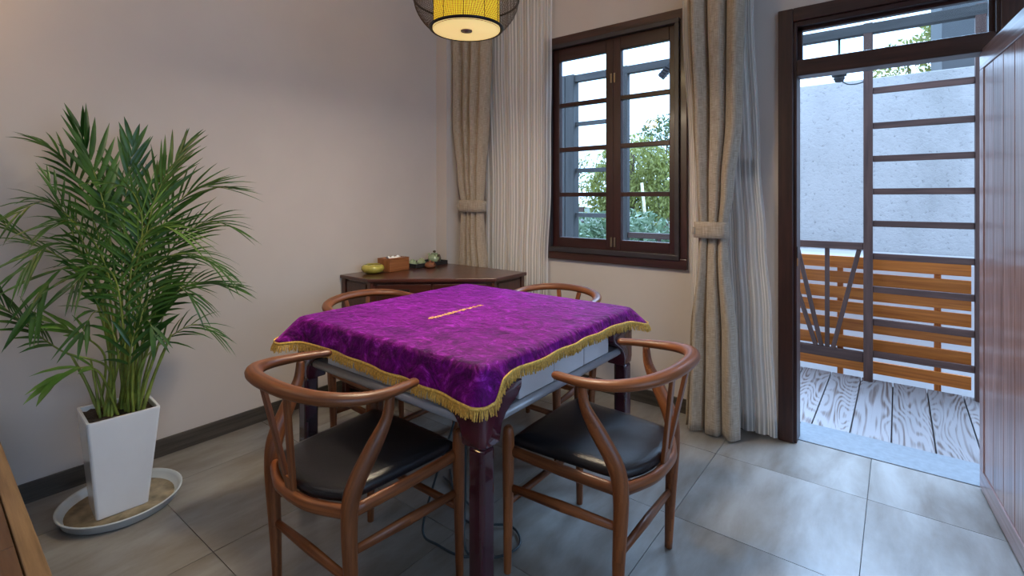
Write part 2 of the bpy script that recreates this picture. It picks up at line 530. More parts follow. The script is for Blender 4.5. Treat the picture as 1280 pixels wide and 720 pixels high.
tag(MB().box(LX-.1, RX+.1, BY-.1, WY+WT, CH, CH+.1).build('ceiling', 'ceiling_paint'), 'white painted ceiling', 'ceiling', kind='structure')
tag(MB().box(LX, LX+.012, BY, 2.676, .0005, .084).build('baseboard_left', 'baseboard_wood', bevel=.002), 'dark grey-brown wood skirting along the left wall', 'baseboard', kind='structure')
tag(MB().box(-2.712, -.50, WY-.012, WY, .0005, .084).build('baseboard_back', 'baseboard_wood', bevel=.002), 'dark grey-brown wood skirting under the window', 'baseboard', kind='structure')

# ---- window
def build_window():
    w = empty('window_1', 'dark brown wooden casement window with eight panes between the curtains', 'window', (0, 0, 0), kind='structure')
    x0, x1, z0, z1 = -1.958, -.962, .836, 2.354
    yf, cw = WY-.022, .062
    MB().box(x0, x1, yf, WY, z1-cw, z1).build('casing_board', 'frame_wood', w, bevel=.003)
    MB().box(x0, x1, yf-.006, WY, z0, z0+cw).build('casing_board', 'frame_wood', w, bevel=.003)
    MB().box(x0, x0+.045, yf, WY, z0+cw, z1-cw).build('casing_board', 'frame_wood', w, bevel=.003)
    MB().box(x1-.045, x1, yf, WY, z0+cw, z1-cw).build('casing_board', 'frame_wood', w, bevel=.003)
    # dark insect-screen frame
    a0, a1, c0, c1 = x0+.04, x1-.04, z0+.052, z1-.055
    f = MB()
    t = .028
    f.box(a0, a1, WY-.040, WY-.005, c0, c0+t+.004).box(a0, a1, WY-.040, WY-.005, c1-t, c1)
    f.box(a0, a0+t, WY-.040, WY-.005, c0+t, c1-t).box(a1-t, a1, WY-.040, WY-.005, c0+t, c1-t)
    f.build('screen_frame', 'alu', w, bevel=.003)
    # outer lining
    ln = MB()
    ln.box(WIN[0], WIN[0]+.02, WY, WY+.10, WIN[2], WIN[3]).box(WIN[1]-.02, WIN[1], WY, WY+.10, WIN[2], WIN[3])
    ln.box(WIN[0], WIN[1], WY, WY+.10, WIN[2], WIN[2]+.02).box(WIN[0], WIN[1], WY, WY+.10, WIN[3]-.02, WIN[3])
    ln.build('lining', 'sash_wood', w)
    s0, s1 = a0+t, a1-t
    q0, q1 = c0+t-.016, c1-t+.035
    s0 -= .02; s1 += .02
    mid = -1.44
    panes = [(.996, 1.262), (1.290, 1.568), (1.598, 1.874), (1.902, 2.186)]
    for k, (sa, sb) in enumerate(((s0, mid), (mid, s1))):
        sash = MB()
        stl, str_ = (.065, .052) if k == 0 else (.052, .065)
        y0, y1 = WY+.005, WY+.045
        sash.box(sa, sa+stl, y0, y1, q0, q1).box(sb-str_, sb, y0, y1, q0, q1)
        sash.box(sa+stl, sb-str_, y0, y1, q0, .985).box(sa+stl, sb-str_, y0, y1, 2.195, q1)
        so = sash.build('sash', 'sash_wood', w, bevel=.003)
        for pa, pb in ((1.262, 1.290), (1.568, 1.598), (1.874, 1.902)):
            MB().box(sa+stl, sb-str_, y0+.002, y1-.006, pa, pb).build('glazing_bar', 'sash_wood', so, bevel=.002)
        edges = [.985, 1.276, 1.583, 1.888, 2.195]
        for za, zb in zip(edges, edges[1:]):
            MB().box(sa+stl, sb-str_, WY+.022, WY+.026, za, zb).build('pane', 'glass', so)
        hx = sb-.012 if k == 0 else sa+.012
        for hz in (.97, 2.02):
            MB().box(hx-.006, hx+.006, WY-.002, WY+.006, hz-.03, hz+.03).build('bolt', 'bronze', so, bevel=.001)
build_window()

# ---- door with transom and open leaf
def build_door():
    d = empty('door_1', 'dark wooden door frame with transom and plank leaf swung open inward', 'door', (0, 0, 0), kind='structure')
    x0, x1, zt = -.492, .405, 2.218
    yf = WY-.025
    cw = .068
    MB().box(x0, x0+cw, yf, WY, 0.001, zt).build('casing_board', 'frame_wood', d, bevel=.004)
    MB().box(x1-cw, x1, yf, WY, 0.001, zt).build('casing_board', 'frame_wood', d, bevel=.004)
    MB().box(x0+cw, x1-cw, yf, WY, zt-cw, zt).build('casing_board', 'frame_wood', d, bevel=.004)
    MB().box(DOOR[0], DOOR[0]+.022, WY-.012, WY+.10, 0.001, DOOR[3]).build('jamb', 'sash_wood', d, bevel=.003)
    MB().box(DOOR[1]-.022, DOOR[1], WY-.012, WY+.10, 0.001, DOOR[3]).build('jamb', 'sash_wood', d, bevel=.003)
    MB().box(DOOR[0]+.022, DOOR[1]-.022, WY-.012, WY+.10, DOOR[3]-.025, DOOR[3]).build('head_jamb', 'sash_wood', d, bevel=.003)
    MB().box(DOOR[0]+.022, DOOR[1]-.022, WY-.018, WY+.085, 1.872, 1.952).build('transom_bar', 'frame_wood', d, bevel=.004)
    tp = MB()
    a, b, c, e = DOOR[0]+.022, DOOR[1]-.022, 1.952, DOOR[3]-.025
    tp.box(a, a+.018, WY+.03, WY+.06, c, e).box(b-.018, b, WY+.03, WY+.06, c, e).box(a, b, WY+.03, WY+.06, e-.015, e)
    tf = tp.build('transom_frame', 'sash_wood', d)
    MB().box(a+.018, b-.018, WY+.043, WY+.047, c, e-.015).build('pane', 'glass', tf)
    # strike plate on the near jamb
    sp = MB().box(DOOR[0]+.0215, DOOR[0]+.026, WY-.018, WY+.012, .945, 1.005).build('strike_plate', 'black_metal', d, bevel=.002)
    MB().box(DOOR[0]+.0215, DOOR[0]+.025, WY-.012, WY+.008, .905, .945).build('latch_hole_plate', 'brass', sp, bevel=.001)
    # leaf, hinged on the right jamb, a little past square
    ang = math.radians(-90-5.1+.0)
    lf = MB()
    W, H0, H1, T = .685, .008, 1.885, .042
    # local: x along the leaf from the hinge, y thickness (room side = -y)
    st = .075
    lf.box(0, W, -.004, T-.008, H0, H1)
    M = Matrix.Translation((.290, WY+.03, 0)) @ Matrix.Rotation(math.radians(-84.9), 4, 'Z')
    lo = lf.build('leaf', 'door_wood', d)
    lo.matrix_local = M
    MB().box(0, W, -.014, -.004, H0, H0+.085).build('bottom_rail', 'door_wood', lo, bevel=.003)
    MB().box(0, W, -.014, -.004, H1-.085, H1).build('top_rail', 'door_wood', lo, bevel=.003)
    MB().box(0, st*.8, -.0142, -.004, H0+.0855, H1-.0855).build('stile', 'door_wood', lo, bevel=.003)
    MB().box(W-st, W, -.0142, -.004, H0+.0855, H1-.0855).build('stile', 'door_wood', lo, bevel=.003)
    n = 4
    pw = (W-st*1.8)/n
    for k in range(n):
        MB().box(st*.8+k*pw+.002, st*.8+(k+1)*pw-.002, -.010, -.003, H0+.0855, H1-.0855).build('plank', 'door_wood', lo, bevel=.003)
build_door()
tag(MB().box(DOOR[0]+.0, DOOR[1], WY+.041, WY+.29, -.10, .004).build('trim_1', 'stone', bevel=.004), 'blue-grey stone threshold slab in the doorway', 'threshold', kind='structure')

# ------------------------------------------------------------------ outdoors: porch
deck = tag(MB().box(-3.6, 1.6, WY+.294, 4.26, -.12, -.032).build('porch_deck', 'lattice_wood'), 'weathered plank deck of the porch outside the door', 'deck', kind='structure')
seams = [-3.5+.176*k for k in range(0, 29)]
off = -.205-(-3.5+.176*19)
for k, xs in enumerate(seams):
    a = xs+off
    MB().box(a+.003, a+.173, WY+.294, 4.25, -.030, -.002+R.uniform(-.002, .002)).build('plank', 'deck_wood', deck, bevel=.003)

PY = 4.2
def porch_lattice():
    p = empty('porch_railing', 'dark brown wooden porch railing and ladder lattice outside the door and window', 'railing', (0, PY, 0))
    def post(x0, x1, z1=2.45, m='lattice_wood', y=.03):
        MB().box(x0, x1, -y, y, -.002, z1).build('post', m, p, bevel=.003)
    post(-.190, -.138); post(.375, .425)
    post(-2.640, -2.577, m='grey_beam_wood', y=.05); post(-2.570, -2.475, m='grey_beam_wood', y=.05); post(-1.999, -1.930, m='grey_beam_wood')
    MB().box(-3.5, 1.6, -.031, .031, 2.378, 2.445).build('beam', 'grey_beam_wood', p, bevel=.003)
    for z in (1.985, 1.745, 1.52, 1.297, 1.078, .855, .63, .405, .186):
        MB().box(-.137, .374, -.014, .014, z-.021, z+.021).build('rung', 'lattice_wood', p, bevel=.002)
    for z in (1.97, 1.52, 1.09):
        MB().box(-2.474, -2.0, -.014, .014, z-.02, z+.02).build('rung', 'grey_beam_wood', p, bevel=.002)
    for a, b in ((-.93, -.191), (-1.929, -.99)):
        MB().box(a, b, -.02, .02, .895, .945).build('top_rail', 'lattice_wood', p, bevel=.003)
        MB().box(a, b, -.02, .02, .120, .187).build('bottom_rail', 'lattice_wood', p, bevel=.003)
        c = -.403 if b > -.5 else (a+b)/2
        for tx, tz, bx in ((c, .895, c), (c+.188, .895, c+.035), (c-.188, .895, c-.035), (c-.20, .62, c-.07), (c+.20, .62, c+.07)):
            if b > -.5 and tx > c+.189: continue
            MB().bar((tx, 0, tz), (bx, 0, .185), .028, .022, (0, 1, 0)).build('fan_slat', 'lattice_wood', p, bevel=.002)
    post(-.985, -.935)
porch_lattice()

def slat_fence():
    b = empty('slat_screen', 'orange stained horizontal slat screen standing behind the porch railing', 'fence', (0, 4.31, 0))
    zs = [.828, .714, .606, .503, .373, .260, .146]
    zs = [.79, .680, .570, .465, .345, .220, .065]
    for z in zs:
        MB().box(-1.05, .368, -.009, .009, z-.042, z+.042).build('slat', 'slat_wood', b, bevel=.002)
    for x in (-.90, -.335, .205):
        MB().box(x-.018, x+.018, .010, .045, -.03, .80).build('upright', 'slat_wood', b, bevel=.002)
slat_fence()

# wall of the yard, ledge, neighbouring building, ground
tag(MB().box(-1.30, 6, 5.5, 5.72, -.4, 2.33).build('wall_garden', 'concrete', bevel=.01), 'rough pale concrete wall across the yard behind the porch', 'wall', kind='structure')
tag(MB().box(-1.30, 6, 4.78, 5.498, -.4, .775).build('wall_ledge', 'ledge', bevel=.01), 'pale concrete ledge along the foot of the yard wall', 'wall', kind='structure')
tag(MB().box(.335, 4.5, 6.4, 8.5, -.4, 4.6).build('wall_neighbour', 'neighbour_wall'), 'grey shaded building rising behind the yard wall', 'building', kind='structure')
tag(MB().box(-60, 40, 4.27, 80, -.6, -.4).build('ground', 'garden_soil'), 'planted garden ground beyond the porch', 'ground', kind='structure')

# hanging outdoor lamp fitting with its lead
t = empty('porch_lamp', 'small black ribbed lamp fitting hanging with a lead above the doorway outside', 'lamp', (-.331, PY, 2.377))
h = MB()
for k in range(5):
    z = -.19-.022*k
    r = (.040, .047, .049, .046, .034)[k]
    h.lathe([(r*.8, z+.008), (r, z+.004), (r, z-.006), (r*.8, z-.010)], 24)
h.lathe([(.014, -.18), (.030, -.19), (.028, -.30), (.012, -.305)], 16)
h.build('ribbed_housing', 'dark_plastic', t)
MB().tube([(0, 0, 0), (0, 0, -.185)], .008, 8).build('stem', 'dark_plastic', t)
MB().tube(catmull([(.012, 0, -.295), (.05, .0, -.325), (.10, 0, -.33), (.142, -.0, -.322)], 5), .005, 6).build('lead', 'cable', t)

t = empty('floodlight', 'small dark floodlight under the porch beam seen through the window', 'lamp', (-1.53, PY-.06, 2.44))
MB().bar((0, .06, -.03), (0, .0, -.10), .012, .012).build('bracket', 'dark_plastic', t)
hd = MB(); hd.bar((.02, 0, -.06), (-.07, -.02, -.16), .07, .05)
hd.build('lamp_head', 'dark_plastic', t, bevel=.004)
for k in range(4):
    MB().bar((-.02-.016*k, -.03, -.075-.018*k), (.03-.016*k, -.03, -.105-.018*k), .006, .07, (0, 1, 0)).build('cooling_fin', 'alu', t)

# ------------------------------------------------------------------ garden plants
def foliage(mb, c, r, n, size, rnd, droop=0, shell=.55):
    c = Vector(c)
    for _ in range(n):
        while True:
            d = Vector((rnd.uniform(-1, 1), rnd.uniform(-1, 1), rnd.uniform(-1, 1)))
            if .05 < d.length < 1: break
        d = d.normalized()*(shell+(1-shell)*rnd.random())
        p = c+Vector((d.x*r[0], d.y*r[1], d.z*r[2]))
        a = Vector((rnd.gauss(0, 1), rnd.gauss(0, 1), rnd.gauss(0, 1)-droop)).normalized()
        b = a.cross(Vector((rnd.gauss(0, 1), rnd.gauss(0, 1), rnd.gauss(0, 1)))).normalized()
        s = size*rnd.uniform(.6, 1.3)
        k = len(mb.v)
        mb.v += [p-a*s*.5, p+b*s*.22, p+a*s*.5, p-b*s*.22]
        mb.face([k, k+1, k+2, k+3], [(0, 0)]*4)
def tree(name, label, loc, blobs, m, size, n, seed, droop=0, trunk_h=2, tr=.12, branches=6, group=None):
    rnd = random.Random(seed)
    t = empty(name, label, 'tree', loc, 0, group)
    mb = MB()
    for c, r in blobs:
        foliage(mb, c, r, int(n/len(blobs)), size, rnd, droop)
    mb.build('crown', m, t)
    tm = MB()
    tm.tube(catmull([(0, 0, 0), (.05, 0, trunk_h*.5), (-.03, .02, trunk_h), (0, 0, trunk_h*1.5)], 4), [tr*(1-.045*i) for i in range(13)], 8)
    tm.build('trunk', 'bark', t)
    for k in range(branches):
        c, r = blobs[k % len(blobs)]
        e = Vector(c)+Vector((rnd.uniform(-.5, .5)*r[0], rnd.uniform(-.5, .5)*r[1], rnd.uniform(0, .9)*r[2]))
        s = Vector((0, 0, trunk_h*rnd.uniform(.6, 1.1)))
        MB().tube(catmull([s, s.lerp(e, .5)+Vector((0, 0, .2)), e], 4), [tr*.4*(1-.1*i) for i in range(9)], 6).build('branch', 'bark', t)
    return t
G = -.4
tree('willow_tree', 'yellow-green weeping tree seen in the right casement of the window', (-6.3, 14, G),
     [((0, 0, 2.6), (1.15, 1.0, 1.0)), ((-.7, 0, 1.9), (.8, .9, 1.0)), ((.8, .2, 2.0), (.9, .9, 1.1)), ((.2, -.3, 1.4), (1.3, .8, .8))], 'tree_leaf_willow', .15, 8000, 1, droop=1.6)
tree('pine_tree', 'darker green tree behind the weeping tree in the window', (-7.2, 19, G),
     [((0, 0, 3.6), (1.3, 1.2, 1.4)), ((-.9, 0, 2.5), (1.3, 1.2, 1.4)), ((1.3, .1, 3.9), (1.3, 1.2, 1.1)), ((2.2, 0, 2.6), (1.2, 1, 1.5))], 'tree_leaf_dark', .17, 7000, 2)
tree('bushy_tree', 'dark leafy tree low in the left casement of the window', (-11.7, 15.5, G),
     [((0, 0, 2.1), (.95, 1, 1.0)), ((.3, 0, 1.3), (1.1, 1, .9))], 'tree_leaf_dark', .15, 3200, 3)
tree('pale_tree', 'thin pale green tree with bare twigs in the left casement', (-9.4, 15.5, G),
     [((0, 0, 1.7), (1.1, .8, .8)), ((.5, 0, 2.5), (.6, .5, .8))], 'tree_leaf_willow', .12, 900, 4, branches=16, tr=.07)
tree('light_tree', 'light green feathery tree above the yard wall seen through the door', (.22, 9.5, G),
     [((.1, 0, 3.5), (.75, .6, .6)), ((.5, 0, 3.95), (.55, .5, .6)), ((-.35, 0, 3.0), (.7, .5, .5)), ((.6, 0, 3.0), (.8, .5, .6))], 'tree_leaf_willow', .10, 5200, 5, trunk_h=2.2, tr=.08)
for k, (x, y, rx, rz, zc, lab) in enumerate((
        (-2.75, 6.6, .50, .42, .55, 'grey-green leafy shrub at the right edge of the window view'),
        (-3.40, 7.45, .50, .46, .52, 'grey-green leafy shrub in the middle of the window view'),
        (-3.95, 6.6, .48, .44, .42, 'grey-green leafy shrub behind the window centre post'),
        (-4.75, 7.45, .5, .42, .45, 'grey-green leafy shrub at the left edge of the window view'),
        (-4.45, 8.35, .6, .42, .52, 'grey-green leafy shrub standing behind the front row in the window view'),
        (-5.6, 8.4, .6, .42, .50, 'grey-green leafy shrub furthest back in the left casement'))):
    rnd = random.Random(20+k)
    s = empty('garden_shrub', lab, 'shrub', (x, y, G), 0, 'shrubs outside the window')
    mb = MB(); foliage(mb, (0, 0, zc+.25), (rx, .4, rz+.25), 1700, .11, rnd, -.4, .4)
    mb.build('foliage', 'hedge_leaf', s)
    for q in range(4):
        a = q*1.6+.3
        MB().tube([(0, 0, 0), (.1*math.cos(a), .1*math.sin(a), .4), (.25*math.cos(a), .25*math.sin(a), .85)], [.02, .016, .008], 6).build('stem', 'bark', s)
tag(MB().tube([(-3.95, 9.2, 1.55), (-3.62, 8.9, -.4)], .03, 8).build('leaning_pole', 'straw'), 'pale leaning wooden pole among the garden shrubs', 'pole')
s = empty('thatch_bundle', 'pale bundle of dry reeds behind the shrubs', 'reeds', (-4.6, 9.6, G))
rnd = random.Random(31)
mb = MB()
for k in range(140):
    a = rnd.uniform(0, 2*PI); r = rnd.uniform(.1, .5)
    mb.bar((r*math.cos(a), r*.5*math.sin(a), 0), (r*.3*math.cos(a), r*.15*math.sin(a), rnd.uniform(1.2, 1.75)), .02, .02)
tag(mb.build('reeds', 'straw', s), None, None, kind='stuff')
b = empty('garden_bench', 'dark wooden bench with a pale seat in the far garden', 'bench', (-8.1, 12.6, G))
MB().box(-.8, .8, -.2, .2, .98, 1.04).build('seat', 'ledge', b)
MB().box(-.8, .8, .2, .25, 1.25, 1.40).build('backrest', 'lattice_wood', b)
for x in (-.75, .75):
    MB().box(x-.05, x+.05, -.18, .25, 0, .979).build('leg', 'lattice_wood', b)

# ------------------------------------------------------------------ furniture: game table
TX, TY = -1.424, 1.553
HT = .490
def build_table():
    t = empty('game_table', 'maroon and silver automatic game table under the purple velvet cloth', 'table', (TX, TY, 0))
    MB().box(-HT, HT, -HT, HT, .690, .762).build('tabletop', 'edge_grey', t, bevel=.015)
    MB().box(-HT+.06, HT-.06, -HT+.06, HT-.06, .575, .689).build('machine_box', 'dark_plastic', t, bevel=.01)
    for k in range(4):
        M = Matrix.Rotation(k*PI/2, 4, 'Z')
        # one side: three silver panels, grey curved lower edge
        for a, b in ((-.305, -.105), (-.102, .102), (.105, .305)):
            o = MB().box(a, b, -HT+.008, -HT+.022, .616, .689, M).build('side_panel', 'panel_silver', t, bevel=.003)
        e = MB()
        prof = [(-HT+.006, .615), (-HT-.004, .603), (-HT-.004, .592), (-HT+.010, .580), (-HT+.045, .572), (-HT+.06, .615)]
        n = len(prof); base = len(e.v)
        for x in (-.392, .392):
            for y, z in prof: e.v.append(M @ Vector((x, y, z)))
        for i in range(n):
            j = (i+1) % n
            e.face([base+i, base+n+i, base+n+j, base+j], [(0, 0)]*4, i < 4)
        e.face(list(range(n)), [(0, 0)]*n); e.face(list(range(n, 2*n))[::-1], [(0, 0)]*n)
        e.build('lower_edge', 'edge_grey', t)
        # corner block: flares up from the leg, with brackets running along both sides
        cx, cy = (-HT, -HT)
        cb = MB()
        def ring(s, z, o, ch):
            # square from the outer corner inwards with side s, offset o, chamfer ch
            x0 = y0 = -HT+o
            x1 = y1 = -HT+o+s
            return [Vector((x, y, z)) for x, y in ((x0+ch, y0), (x1-ch*.4, y0), (x1, y0+ch*.4), (x1, y1-ch*.4), (x1-ch*.4, y1), (x0+ch*.0+0, y1), (x0, y1-ch*.4), (x0, y0+ch))]
        rings = [ring(.078, .532, -.006, .014), ring(.082, .54, -.010, .014), ring(.086, .565, -.012, .014), ring(.094, .590, -.012, .014), ring(.112, .612, -.012, .014), ring(.140, .630, -.012, .014), ring(.172, .648, -.012, .014), ring(.188, .668, -.012, .014), ring(.190, .6895, -.012, .014)]
        base = len(cb.v)
        for rg in rings: cb.v += [M @ p for p in rg]
        for i in range(len(rings)-1):
            for q in range(8):
                q2 = (q+1) % 8
                cb.face([base+i*8+q, base+i*8+q2, base+(i+1)*8+q2, base+(i+1)*8+q], [(0, 0)]*4, True)
        cb.face([base+q for q in range(8)][::-1], [(0, 0)]*8)
        cb.face([base+(len(rings)-1)*8+q for q in range(8)], [(0, 0)]*8)
        cb.build('corner_block', 'maroon_gloss', t, bevel=.002)
        lg = MB(); c = -HT+.023; s = .029
        lg.box(c-s, c+s, c-s, c+s, .004, .533, M)
        lo = lg.build('leg', 'leg_maroon', t, bevel=.012, seg=3)
        MB().box(c-s-.001, c+s+.001, c-s-.001, c+s+.001, .0005, .022, M).build('foot', 'dark_plastic', lo, bevel=.010)
build_table()

# ---- purple velvet cloth
def build_cloth():
    t = empty('tablecloth', 'purple crushed velvet tablecloth with gold fringe over the game table', 'tablecloth', (TX, TY, 0))
    A = .497; rc = .018; ZT = .772
    # perimeter of the table edge, counter-clockwise from the (+x,-y) corner
    per = []
    segs = [((A, -A+rc), (A, A-rc)), ((A-rc, A), (-A+rc, A)), ((-A, A-rc), (-A, -A+rc)), ((-A+rc, -A), (A-rc, -A))]
    cents = [(A-rc, A-rc, 0), (-A+rc, A-rc, PI/2), (-A+rc, -A+rc, PI), (A-rc, -A+rc, 1.5*PI)]
    nS = 90
    for (p, q), (cx, cy, a0) in zip(segs, cents):
        for i in range(nS):
            f = i/nS
            per.append((lerp(p[0], q[0], f), lerp(p[1], q[1], f)))
        for i in range(8):
            a = a0+PI/2*i/8
            per.append((cx+rc*math.cos(a), cy+rc*math.sin(a)))
    def side(k, x, y):
        if k == 0: return .034+.070*(1-ease((y+A)/.060))
        if k == 3: return lerp(.070, .104, (x+A)/(2*A))
        return (.036, .06, .07, 0)[k]
    def drop(x, y):
        # blended side drop plus extra at the corners
        w = []
        for k, dist in ((0, A-x), (1, A-y), (2, x+A), (3, y+A)):
            w.append((k, math.exp(-max(0, dist)/.02)))
        s = sum(v for _, v in w)
        d = sum(side(k, x, y)*v for k, v in w)/s
        ex = 0
        for (cx, cy), e in (((A, A), .020), ((-A, A), .05), ((-A, -A), .018)):
            ex += e*math.exp(-(math.hypot(x-cx, y-cy)/.085)**1.3)
        nz = noise.noise(Vector((x*6, y*6, 3)))
        return d+ex+.004*nz
    def out(x, y):
        ex = .012
        for (cx, cy), e in (((A, -A), .012), ((A, A), .055), ((-A, A), .06), ((-A, -A), .07)):
            ex += e*math.exp(-(math.hypot(x-cx, y-cy)/.07)**1.5)
        return ex
    n = len(per)
    c = Vector((0, 0, 0))
    nrm = []
    for i in range(n):
        a = Vector(per[i-1]); b = Vector(per[(i+1) % n]); tt = (b-a).normalized()
        nrm.append(Vector((tt.y, -tt.x)))
    def wr(x, y):
        s = .0
        for a, f, ph in ((.5, 16, 0), (2.0, 13, 1.3), (2.7, 19, .4), (1.2, 23, 2)):
            u = x*math.cos(a)+y*math.sin(a)
            v = -x*math.sin(a)+y*math.cos(a)
            s += max(0, math.sin(u*f+ph+1.5*noise.noise(Vector((x*3, y*3, a)))))**8*max(0, noise.noise(Vector((v*2.5, u*1.5, a*3)))+.1)
        return .0060*s+.0016*noise.noise(Vector((x*11, y*11, .7)))
    mb = MB()
    # top: concentric rings towards the centre, then skirt
    NR = 46
    for r in range(NR+1):
        f = (r+.0)/NR
        for i in range(n):
            x, y = per[i][0]*f, per[i][1]*f
            mb.v.append(Vector((x, y, ZT+wr(x, y)*min(1, (1-f)*12+.2)-(.004 if r == NR else 0))))
    NSK = 8
    edge = []
    for r in range(1, NSK+1):
        f = r/NSK
        for i in range(n):
            x, y = per[i]
            d = drop(x, y); o = out(x, y)
            wv = .005*math.sin(i*.35+2*noise.noise(Vector((x*4, y*4, 9))))+.006*noise.noise(Vector((x*9, y*9, 5)))
            rr = .006*math.sin(min(1, f*4)*PI/2)+o*f**1.1+wv*f
            p = Vector((x, y, 0))+Vector((nrm[i].x, nrm[i].y, 0))*rr
            p.z = ZT-.004-d*f
            mb.v.append(p)
            if r == NSK: edge.append(p)
    for r in range(NR+NSK):
        for i in range(n):
            j = (i+1) % n
            if r == 0:
                pass
            mb.face([r*n+i, r*n+j, (r+1)*n+j, (r+1)*n+i][::-1], [(0, 0)]*4, True)
    top = mb.build('cloth', 'velvet', t, solid=.003)
    # gold band and fringe strands
    ln = [0]
    for i in range(n): ln.append(ln[-1]+(edge[(i+1) % n]-edge[i]).length)
    bd = MB(); fr = MB()
    k = len(bd.v)
    for i in range(n):
        N3 = Vector((nrm[i].x, nrm[i].y, 0))
        bd.v += [edge[i]+N3*.003+Vector((0, 0, .005)), edge[i]+N3*.0045+Vector((0, 0, -.005))]
    for i in range(n):
        j = (i+1) % n
        bd.face([2*i, 2*i+1, 2*j+1, 2*j], [(0, 0)]*4, True)
    bd.build('gold_band', 'gold_thread', t, solid=.003)
    tot = ln[-1]; step = .0034; s = 0; i = 0
    rnd = random.Random(3)
    while s < tot:
        while ln[i+1] < s: i += 1
        f = (s-ln[i])/max(1e-6, ln[i+1]-ln[i])
        p = edge[i].lerp(edge[(i+1) % n], f); N3 = Vector((nrm[i].x, nrm[i].y, 0)); T3 = Vector((-N3.y, N3.x, 0))
        l = .027*rnd.uniform(.8, 1.15)
        q = p+N3*(.004+out(*per[i])*.12)+T3*rnd.uniform(-.006, .006)+Vector((0, 0, -l-.004))+N3*rnd.uniform(-.003, .004)
        p = p+N3*.004+Vector((0, 0, -.003))
        w = .0017
        b = len(fr.v)
        for pt, ww in ((p, w), (p.lerp(q, .6)+N3*.001, w*1.3), (q, w*.9)):
            fr.v += [pt+T3*ww, pt-T3*ww*.5+N3*ww, pt-T3*ww*.5-N3*ww]
        for a in range(2):
            for g in range(3):
                g2 = (g+1) % 3
                fr.face([b+a*3+g, b+a*3+g2, b+a*3+3+g2, b+a*3+3+g], [(0, 0)]*4, True)
        s += step
    tag(fr.build('fringe', 'gold_thread', t), 'gold tassel fringe', None, kind='stuff')
    # embroidered line of small gold marks along the middle of the cloth
    em = MB()
    rnd = random.Random(12)
    y = 1.345-TY
    x0 = -1.464-TX
    while y < 1.668-TY:
        w = rnd.uniform(.014, .026)
        def P(u, v): 
            xx, yy = x0-.014+v*.028, y+u*w
            return (xx, yy, ZT+wr(xx, yy)+.0025)
        for _ in range(3):
            u = rnd.choice((.1, .5, .9))
            em.bar(P(u, rnd.uniform(0, .3)), P(u+rnd.uniform(-.1, .1), rnd.uniform(.6, 1)), .004, .0015)
        em.bar(P(.05, rnd.choice((.25, .5, .8))), P(.95, rnd.choice((.25, .5, .8))), .004, .0015)
        y += w+.010
    em.build('embroidery', 'gold_thread', t)
build_cloth()

